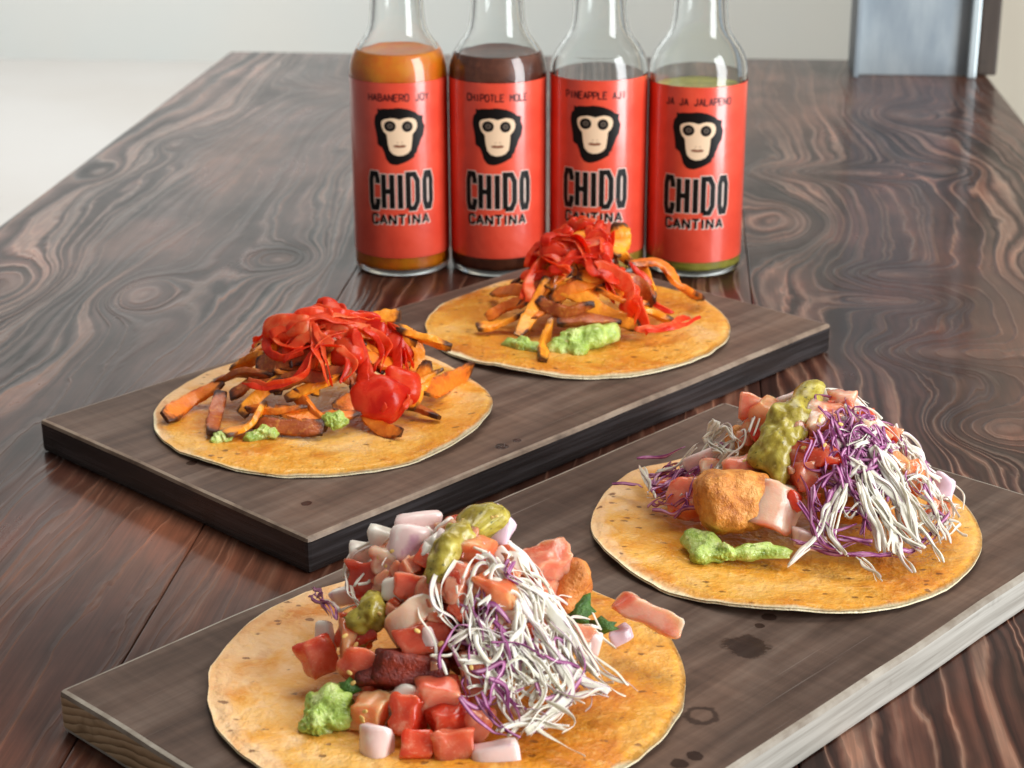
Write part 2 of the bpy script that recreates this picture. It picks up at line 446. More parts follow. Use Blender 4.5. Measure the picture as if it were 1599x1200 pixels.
def mat_fried(name, a, b, c):
    t = NT(name)
    v = jitter_vec(t)
    n = t.noise(v, 110, 4, 0.6, 0.3)
    f = t.noise(v, 620, 4, 0.7)
    col = t.ramp(t.math('ADD', t.math('MULTIPLY', n, 0.65), t.math('MULTIPLY', f, 0.35)), [(0.34, a), (0.5, b), (0.66, c)])
    return t.set(color=col, rough=0.38, normal=t.bump(t.math('ADD', n, f), 0.7, 0.0014))

# ------------------------------------------------------------------ the setting
M_WALL = mat_wall('painted_wall', srgb(206, 212, 210), srgb(212, 213, 208))
M_CREAM = mat_wall('cream_wall', srgb(226, 220, 204), srgb(218, 210, 194))
M_FLOOR = mat_wall('pale_floor', srgb(218, 216, 212), srgb(212, 208, 202))
def sheet(name, verts, mat):
    o = link(name, mesh_from(verts, [(0, 1, 2, 3)]), mat)
    o['kind'] = 'structure'
    return o
sheet('floor', [(-5000, -1500, -750), (3500, -1500, -750), (3500, 5600, -750), (-5000, 5600, -750)], M_FLOOR)
o = link('wall_back', from_bm(box_bm(-5000, 3500, 5400, 5520, -750, 2700)), M_WALL); o['kind'] = 'structure'
o = link('wall_right', from_bm(box_bm(720, 840, 2100, 5400, -750, 2700)), M_CREAM); o['kind'] = 'structure'

# table: three broad planks butted together
M_TABLE = mat_wood_table()
table = thing('table', 'long dark stained table of broad planks with bold swirling grain', 'table', (-66, 700, -36))
edges = [-362.5, -157.5, 36.5, 229.2]
for i in range(3):
    bm = box_bm(edges[i] + 0.15 + 66, edges[i + 1] - 0.15 + 66, -650, 744, 0, 36, 0.7, 2)
    o = link('plank', from_bm(bm), M_TABLE, table)
    o.color = ((0.0, 0.037, -0.021)[i], 0, 0, 1)
for sx in (-1, 1):
    for sy in (-560, 640):
        link('leg', from_bm(box_bm(sx * 230 - 30, sx * 230 + 30, sy - 30, sy + 30, -714, -0.5, 3)), M_TABLE, table)
for sy in (-560, 640):
    link('rail', from_bm(box_bm(-199, 199, sy - 18, sy + 18, -90, -0.6, 2)), M_TABLE, table)

# steel channel and timber post at the far end
def mat_steel():
    t = NT('galvanised_steel')
    o = t.obj()
    n = t.noise(t.scale(o, (30, 30, 8)), 1.0, 5, 0.6)
    col = t.ramp(n, [(0.3, srgb(126, 138, 148)), (0.5, srgb(154, 164, 170)), (0.72, srgb(182, 189, 190))])
    return t.set(color=col, rough=0.7, metal=0.0)
M_STEEL = mat_steel()
post = thing('steel_post', 'grey galvanised steel channel post standing at the far right of the table', 'post', (176, 1378, 0.3))
link('web', from_bm(box_bm(-43, 43, 4, 7, 0, 1500, 0.6)), M_STEEL, post)
link('flange', from_bm(box_bm(-47, -43.3, -8, 44, 0, 1500, 0.6)), M_STEEL, post)
link('flange', from_bm(box_bm(37, 43, -6, 3.8, 0, 1500, 1)), mat_plain('steel_edge', srgb(200, 212, 216), 0.35, metal=0.4), post)
M_TIMBER = mat_edge('dark_timber', (0.018, 0.011, 0.008, 1), (0.035, 0.022, 0.015, 1), (0.06, 0.04, 0.028, 1), 0.6, (60, 60, 6))
o = link('timber_post', from_bm(box_bm(221, 236, 1384, 1440, 0.3, 1500, 2)), M_TIMBER)
o['label'] = 'dark brown timber upright between the steel post and the cream wall'; o['category'] = 'post'

# serving boards
BOARD_T = 12.6
def serving_board(label, cx, cy, ang, L, W, top, long_edge, end_edge, worn):
    bm = box_bm(-L / 2, L / 2, -W / 2, W / 2, 0, BOARD_T)
    bmesh.ops.subdivide_edges(bm, edges=[e for e in bm.edges if abs((e.verts[0].co - e.verts[1].co).z) < 0.1], cuts=14)
    bmesh.ops.bevel(bm, geom=[e for e in bm.edges if len(e.link_faces) == 2 and e.calc_face_angle(0) > 0.5], offset=1.5, segments=2, profile=0.6, affect='EDGES')
    bm.normal_update()
    for f in bm.faces:
        n = f.normal
        if n.z > 0.97: f.material_index = 0
        elif n.z < -0.97: f.material_index = 1
        elif abs(n.z) > 0.05: f.material_index = 3 if n.z > 0 else 1
        elif abs(n.x) > 0.9: f.material_index = 2
        elif abs(n.y) > 0.9: f.material_index = 1
        else: f.material_index = 3
    for v in bm.verts:      # hand-cut edges are never dead straight
        p = v.co
        w = noise.noise(Vector((p.x * 0.03, p.y * 0.03, 3 + cx * 0.01)))
        if abs(abs(p.y) - W / 2) < 2: v.co.y += 0.45 * w
        if abs(abs(p.x) - L / 2) < 2: v.co.x += 0.45 * w
        if p.z > BOARD_T - 2: v.co.z += 0.18 * w
    o = link('serving_board', from_bm(bm), [top, long_edge, end_edge, worn], loc=(cx, cy, 0.25), rot=(0, 0, ang))
    o['label'] = label; o['category'] = 'serving board'; o['group'] = 'serving boards on the table'
    return o
dark_edge = mat_edge('black_painted_edge', (0.014, 0.011, 0.010, 1), (0.028, 0.024, 0.024, 1), (0.06, 0.054, 0.056, 1), 0.24)
worn_dark = mat_edge('worn_brown_edge', (0.09, 0.056, 0.036, 1), (0.24, 0.17, 0.12, 1), (0.38, 0.30, 0.225, 1), 0.5, (60, 60, 60))
pale_edge = mat_edge('bleached_wood_edge', (0.20, 0.18, 0.15, 1), (0.40, 0.375, 0.33, 1), (0.54, 0.52, 0.47, 1), 0.6, (10, 10, 300))
tan_edge = mat_edge('raw_end_grain', (0.20, 0.13, 0.065, 1), (0.48, 0.34, 0.20, 1), (0.62, 0.48, 0.31, 1), 0.65, (40, 40, 120), 0.42)
worn_pale = mat_edge('worn_pale_edge', (0.16, 0.12, 0.085, 1), (0.30, 0.26, 0.21, 1), (0.42, 0.38, 0.32, 1), 0.55, (50, 50, 50))
def board_local(cx, cy, ang, x, y):
    dx, dy = x - cx, y - cy
    return (dx * math.cos(ang) + dy * math.sin(ang), -dx * math.sin(ang) + dy * math.cos(ang))
B1 = (-83.4, 680.7, 0.9054); B2 = (-9.5, 486.8, 0.9052)
st2 = [(*board_local(*B2, x, y), r, k) for x, y, r, k in [(23.3, 459.1, 7.2, 'drop'), (30.3, 477.1, 2.6, 'drop'), (27.5, 471.5, 1.6, 'drop'), (10.5, 420.4, 4.6, 'ring'), (8.7, 400.2, 2.4, 'drop'), (5, 396.1, 2.6, 'drop')]]
st1 = [(*board_local(*B1, x, y), r, k) for x, y, r, k in [(-166.8, 575.3, 2.2, 'drop'), (-60, 600, 3, 'drop'), (-55, 606, 2, 'drop'), (-120, 545, 2, 'drop')]]
serving_board('dark serving board with black edges, holding two red topped tacos, before the bottles', *B1, 294.4, 153, mat_board('board_top_a', 1.05, st1), dark_edge, dark_edge, worn_dark)
serving_board('weathered grey serving board with pale raw wood edges, nearest the viewer', *B2, 296.4, 157, mat_board('board_top_b', 0.86, st2), pale_edge, tan_edge, worn_pale)

# ------------------------------------------------------------------ sauce bottles
def mat_glass():
    t = NT('clear_glass')
    return t.set(color=(0.97, 0.985, 0.98, 1), rough=0.02, trans=1.0, ior=1.46)
M_GLASS = mat_glass(); M_LABEL = mat_label()
M_INK = mat_plain('black_ink', srgb(8, 7, 8), 0.45, spec=0.25)
M_SHADE = mat_plain('white_ink', srgb(226, 206, 192), 0.45)
M_SKIN = mat_plain('tan_ink', srgb(234, 204, 170), 0.45)
M_EYE = mat_plain('grey_ink', srgb(92, 82, 72), 0.45)
M_MOUTH = mat_plain('brown_ink', srgb(134, 84, 60), 0.45)
M_MAROON = mat_plain('maroon_ink', srgb(88, 12, 10), 0.45)
M_CAP = mat_plain('black_cap', srgb(24, 22, 22), 0.4)
R_LABEL = 23.72

def print_mesh(polys):
    """Flat printed shapes (x across, z up, mm) cut into narrow strips and wrapped round the label."""
    verts, faces, idx = [], [], []
    for (pts, layer, mi) in polys:
        bm = bmesh.new()
        f = bm.faces.new([bm.verts.new((p[0], 0, p[1])) for p in pts])
        bmesh.ops.triangulate(bm, faces=[f])
        x0, x1 = min(p[0] for p in pts), max(p[0] for p in pts)
        c = math.ceil(x0 / 1.2) * 1.2
        while c < x1:
            bmesh.ops.bisect_plane(bm, geom=bm.verts[:] + bm.edges[:] + bm.faces[:], plane_co=(c, 0, 0), plane_no=(1, 0, 0))
            c += 1.2
        bm.normal_update(); bm.verts.index_update()
        base = len(verts)
        r = R_LABEL + 0.05 + 0.04 * layer
        for v in bm.verts:
            a = v.co.x / R_LABEL
            verts.append((r * math.sin(a), -r * math.cos(a), v.co.z))
        for fc in bm.faces:
            ids = [base + v.index for v in fc.verts]
            if fc.normal.y > 0: ids.reverse()
            faces.append(ids); idx.append(mi)
        bm.free()
    return mesh_from(verts, faces, mat_idx=idx)

def stroke(pts, w, closed=False):
    """A mitred stroke of width w along a polyline, as quads."""
    P = [Vector(p) for p in pts]; n = len(P); L, R = [], []
    for i in range(n):
        a = P[i - 1] if (i or closed) else None
        b = P[(i + 1) % n] if (i < n - 1 or closed) else None
        d1 = (P[i] - a).normalized() if a is not None else None
        d2 = (b - P[i]).normalized() if b is not None else None
        d1 = d1 or d2; d2 = d2 or d1
        n1, n2 = Vector((-d1.y, d1.x)), Vector((-d2.y, d2.x))
        m = (n1 + n2)
        m = n1 if m.length < 1e-3 else m.normalized()
        k = w / 2 / max(0.5, m.dot(n1))
        L.append(P[i] + m * k); R.append(P[i] - m * k)
    out = []
    for i in range(n if closed else n - 1):
        j = (i + 1) % n
        out.append([R[i], R[j], L[j], L[i]])
    return out

def arc(cx, cy, rx, ry, a0, a1, n=7):
    return [(cx + rx * math.cos(math.radians(a0 + (a1 - a0) * i / n)), cy + ry * math.sin(math.radians(a0 + (a1 - a0) * i / n))) for i in range(n + 1)]
GLYPH = {  # strokes in a unit box
    'A': [[(0, 0), (0.5, 1)], [(0.5, 1), (1, 0)], [(0.2, 0.32), (0.8, 0.32)]], 'B': [[(0.05, 0), (0.05, 1), (0.7, 1), (0.88, 0.85), (0.88, 0.68), (0.7, 0.54), (0.06, 0.54)], [(0.7, 0.54), (1, 0.38), (1, 0.15), (0.75, 0), (0.0, 0)]],
    'C': [[(1, 0.72), (1, 0.84), (0.8, 1), (0.2, 1), (0, 0.82), (0, 0.18), (0.2, 0), (0.8, 0), (1, 0.16), (1, 0.28)]],
    'D': [[(0, 0), (0, 1), (0.65, 1), (1, 0.8), (1, 0.2), (0.65, 0), (0, 0)]], 'E': [[(1, 1), (0, 1), (0, 0), (1, 0)], [(0, 0.52), (0.8, 0.52)]],
    'H': [[(0, 0), (0, 1)], [(1, 0), (1, 1)], [(0, 0.5), (1, 0.5)]], 'I': [[(0.5, 0), (0.5, 1)]], 'J': [[(0.85, 1), (0.85, 0.2), (0.65, 0), (0.25, 0), (0.05, 0.22)]],
    'L': [[(0, 1), (0, 0), (1, 0)]], 'M': [[(0, 0), (0, 1)], [(0, 1), (0.5, 0.4)], [(0.5, 0.4), (1, 1)], [(1, 1), (1, 0)]], 'N': [[(0, 0), (0, 1)], [(0.02, 1), (0.98, 0)], [(1, 0), (1, 1)]],
    'O': [[(0, 0.2), (0, 0.8), (0.25, 1), (0.75, 1), (1, 0.8), (1, 0.2), (0.75, 0), (0.25, 0), (0, 0.2)]],
    'P': [[(0, 0), (0, 1), (0.75, 1), (1, 0.84), (1, 0.6), (0.75, 0.45), (0, 0.45)]], 'R': [[(0, 0), (0, 1), (0.75, 1), (1, 0.84), (1, 0.62), (0.75, 0.47), (0, 0.47)], [(0.5, 0.47), (1, 0)]],
    'T': [[(0, 1), (1, 1)], [(0.5, 1), (0.5, 0)]], 'Y': [[(0, 1), (0.5, 0.5), (1, 1)], [(0.5, 0.5), (0.5, 0)]], ' ': []}

def lettering(text, xs, z0, h, w, layer, mi, dx=0, dz=0, grow=0.0):
    polys = []; k = 0
    for ch, (xa, xb) in zip(text, xs):
        for st in GLYPH[ch]:
            pts = [(xa + p[0] * (xb - xa) + dx, z0 + p[1] * h + dz) for p in st]
            if len(pts) == 2 or (pts[0] != pts[-1]):     # square ends
                a, b = Vector(pts[0]), Vector(pts[1]); c, d = Vector(pts[-1]), Vector(pts[-2])
                e = (w * 0.0 + grow)
                pts[0] = tuple(a + (a - b).normalized() * e); pts[-1] = tuple(c + (c - d).normalized() * e)
            k += 1
            for quad in stroke(pts, w + 2 * grow): polys.append((quad, layer + 0.02 * (k % 9), mi))
    return polys

U = 0.0571                        # mm of print per drawing unit
UV = U / 0.955
def px_pt(p): return ((p[0] - 397) * U, 34.4 + (1000 - p[1]) * UV)
hair = [(215, 180), (238, 188), (262, 180), (300, 190), (340, 178), (380, 172), (425, 176), (470, 185), (505, 198), (540, 215), (565, 236), (603, 243), (590, 262), (600, 290), (617, 330), (604, 365), (603, 400), (580, 432), (566, 470), (548, 505), (541, 535), (522, 548), (518, 572), (494, 572), (470, 598), (440, 612), (405, 624), (370, 633), (335, 630), (308, 620), (292, 600), (280, 585), (272, 555), (262, 525), (246, 492), (226, 482), (208, 470), (219, 442), (203, 410), (196, 370), (188, 335), (182, 300), (186, 265), (192, 238), (214, 218), (226, 205)]
face = [(245, 290), (256, 274), (275, 264), (330, 255), (365, 258), (400, 268), (435, 258), (470, 252), (510, 258), (535, 272), (548, 300), (545, 335), (532, 360), (507, 385), (492, 415), (492, 445), (497, 475), (490, 510), (465, 538), (425, 555), (380, 558), (340, 545), (312, 515), (300, 470), (303, 425), (290, 388), (262, 358), (248, 325)]
def ell(cx, cy, rx, ry, n=16): return [(cx + rx * math.cos(2 * math.pi * i / n), cy - ry * math.sin(2 * math.pi * i / n)) for i in range(n)]
emblem = [([px_pt(p) for p in hair], 0, 0), ([px_pt(p) for p in face], 1, 1)]
for cx, cy, rx, ry in ((319, 319, 50, 44), (464, 323, 46, 44)):
    emblem += [([px_pt(p) for p in ell(cx, cy, rx, ry)], 2, 0), ([px_pt(p) for p in ell(cx + 2, cy - 2, rx * 0.5, ry * 0.46)], 3, 2), ([px_pt(p) for p in ell(cx + 2, cy - 2, rx * 0.2, ry * 0.2, 8)], 4, 0)]
emblem += [([px_pt(p) for p in [(342, 476), (372, 468), (398, 474), (424, 468), (452, 476), (440, 490), (398, 494), (354, 490)]], 2, 3), ([px_pt(p) for p in [(372, 448), (386, 444), (384, 454)]], 2, 3), ([px_pt(p) for p in [(412, 444), (426, 448), (414, 454)]], 2, 3)]
EMBLEM = print_mesh(emblem)
def brand_polys():
    xs = [(-15.0, -11.4), (-8.3, -4.2), (-2.6, 2.2), (3.6, 8.2), (11.9, 15.4)]
    z0, h = 34.9, 16.8
    xs2 = [(-14.6, -11.8), (-10.4, -7.2), (-5.7, -2.7), (-1.4, 2.0), (3.0, 4.4), (5.8, 8.8), (10.6, 13.8)]
    out = lettering('CHIDO', xs, z0, h, 2.6, 0, 1, grow=0.40)
    out += lettering('CHIDO', xs, z0, h, 2.6, 1.2, 0)
    out += lettering('CANTINA', xs2, 27.2, 4.5, 1.12, 0, 1, dx=0.3, dz=-0.25, grow=0.2)
    out += lettering('CANTINA', xs2, 27.2, 4.5, 1.12, 1.2, 0)
    return out
BRAND = print_mesh(brand_polys())
def flavour(text, half):
    n = len(text); step = 2 * half / n
    return print_mesh(lettering(text, [(-half + i * step + step * 0.14, -half + (i + 1) * step - step * 0.14) for i in range(n)], 87.0, 3.2, 0.72, 0, 0))

OUTER = [(0, 1.4), (10, 1.2), (17.5, 0.6), (20, 0.15), (21.6, 0.1), (22.9, 1.2), (23.5, 3.6), (23.5, 50), (23.5, 97.0), (23.3, 100), (22.6, 103.2), (21.2, 106.6), (19.0, 110.0), (16.6, 113.2),
         (14.8, 116.2), (13.7, 119.5), (13.1, 124), (12.7, 131), (12.4, 142), (12.2, 150), (12.9, 151), (13.3, 152.5), (12.9, 154), (12.0, 155), (12.0, 166)]
INNER = [(10.0, 166), (10.0, 150), (10.3, 131), (10.9, 123), (11.8, 118), (13.6, 114.2), (16.4, 110.4), (18.9, 106.6), (20.5, 103), (21.2, 99.5), (21.4, 96), (21.4, 50), (21.5, 6.0), (21.0, 3.8), (18, 3.0), (0, 3.2)]
GLASS_MESH = lathe(OUTER + INNER, 64)
def inner_r(z):
    for (r0, z0), (r1, z1) in zip(INNER, INNER[1:]):
        if z1 <= z <= z0: return r1 + (r0 - r1) * (z - z1) / max(1e-6, z0 - z1)
    return INNER[-3][0]
def label_mesh():
    verts, faces = [], []
    seg, a1 = 60, 1.85
    zs = [10.0, 30, 60, 80, 95.6]
    for r in (R_LABEL, R_LABEL - 0.14):
        for z in zs:
            for i in range(seg + 1):
                a = -a1 + 2 * a1 * i / seg
                verts.append((r * math.sin(a), -r * math.cos(a), z))
    n = seg + 1
    for k in range(2):
        for j in range(len(zs) - 1):
            for i in range(seg):
                q = k * n * len(zs) + j * n + i
                fc = (q, q + 1, q + n + 1, q + n)
                faces.append(fc if k == 0 else fc[::-1])
    return mesh_from(verts, faces)
LABEL_MESH = label_mesh()
CAP_MESH = lathe([(12.3, 155.4), (14.2, 155.2), (14.4, 156), (14.4, 172), (13.4, 173.6), (0.01, 174)], 48)

def bottle(label, x, y, rz, text, half, sauce_mat, level, label_dz=0.0):
    t = thing('sauce_bottle', label, 'bottle', (x, y, 0.3), rz, 'sauce bottles in a row')
    o = link('glass', GLASS_MESH, [], t)
    prof = [(0.01, 3.1), (18, 2.9), (21.05, 3.7), (21.56, 6.0)]
    z = 20
    while z < level - 0.5: prof.append((inner_r(z) + 0.06, z)); z += 6 if z < 92 else 0.8
    prof += [(inner_r(level) + 0.06, level), (inner_r(level) * 0.9, level - 0.5), (0.01, level - 0.6)]
    link('sauce', lathe(prof, 56), sauce_mat, t, smooth=True)
    lab = link('paper_label', LABEL_MESH, [], t, False, (0, 0, label_dz))
    link('printed_emblem', EMBLEM, [], lab)
    link('brand_lettering', BRAND, [], lab)
    link('flavour_lettering', flavour(text, half), M_MAROON, lab)
    link('cap', CAP_MESH, [], t)
    return t
for me, mm in ((GLASS_MESH, [M_GLASS]), (LABEL_MESH, [M_LABEL]), (EMBLEM, [M_INK, M_SKIN, M_EYE, M_MOUTH]), (BRAND, [M_INK, M_SHADE]), (CAP_MESH, [M_CAP])):
    for m in mm: me.materials.append(m)
for me in (GLASS_MESH, LABEL_MESH, CAP_MESH): me.shade_smooth()
bottle('hot sauce bottle with red monkey label, filled with bright orange sauce, leftmost', -135.1, 863.1, 0.155 - 0.01, 'HABANERO JOY', 15.4, mat_sauce('orange_sauce', srgb(255, 122, 4), srgb(255, 152, 14)), 107.5)
bottle('hot sauce bottle with red monkey label, filled with dark brown sauce', -87.4, 866.0, 0.10 - 0.01, 'CHIPOTLE MOLE', 15.4, mat_sauce('brown_sauce', srgb(92, 44, 26), srgb(122, 66, 42)), 106.5)
bottle('clear shouldered sauce bottle with red monkey label, behind the red topped taco, third from left', -38.8, 870.0, 0.045 - 0.07, 'PINEAPPLE AJI', 15.2, mat_sauce('yellow_sauce', srgb(196, 156, 52), srgb(214, 178, 80)), 62, 1.2)
bottle('sauce bottle with red monkey label and a little green sauce at the bottom, rightmost', 8.7, 873.8, -0.01 + 0.03, 'JA JA JALAPENO', 16.6, mat_sauce('green_sauce', srgb(164, 156, 48), srgb(200, 192, 86)), 90.5, -2.0)

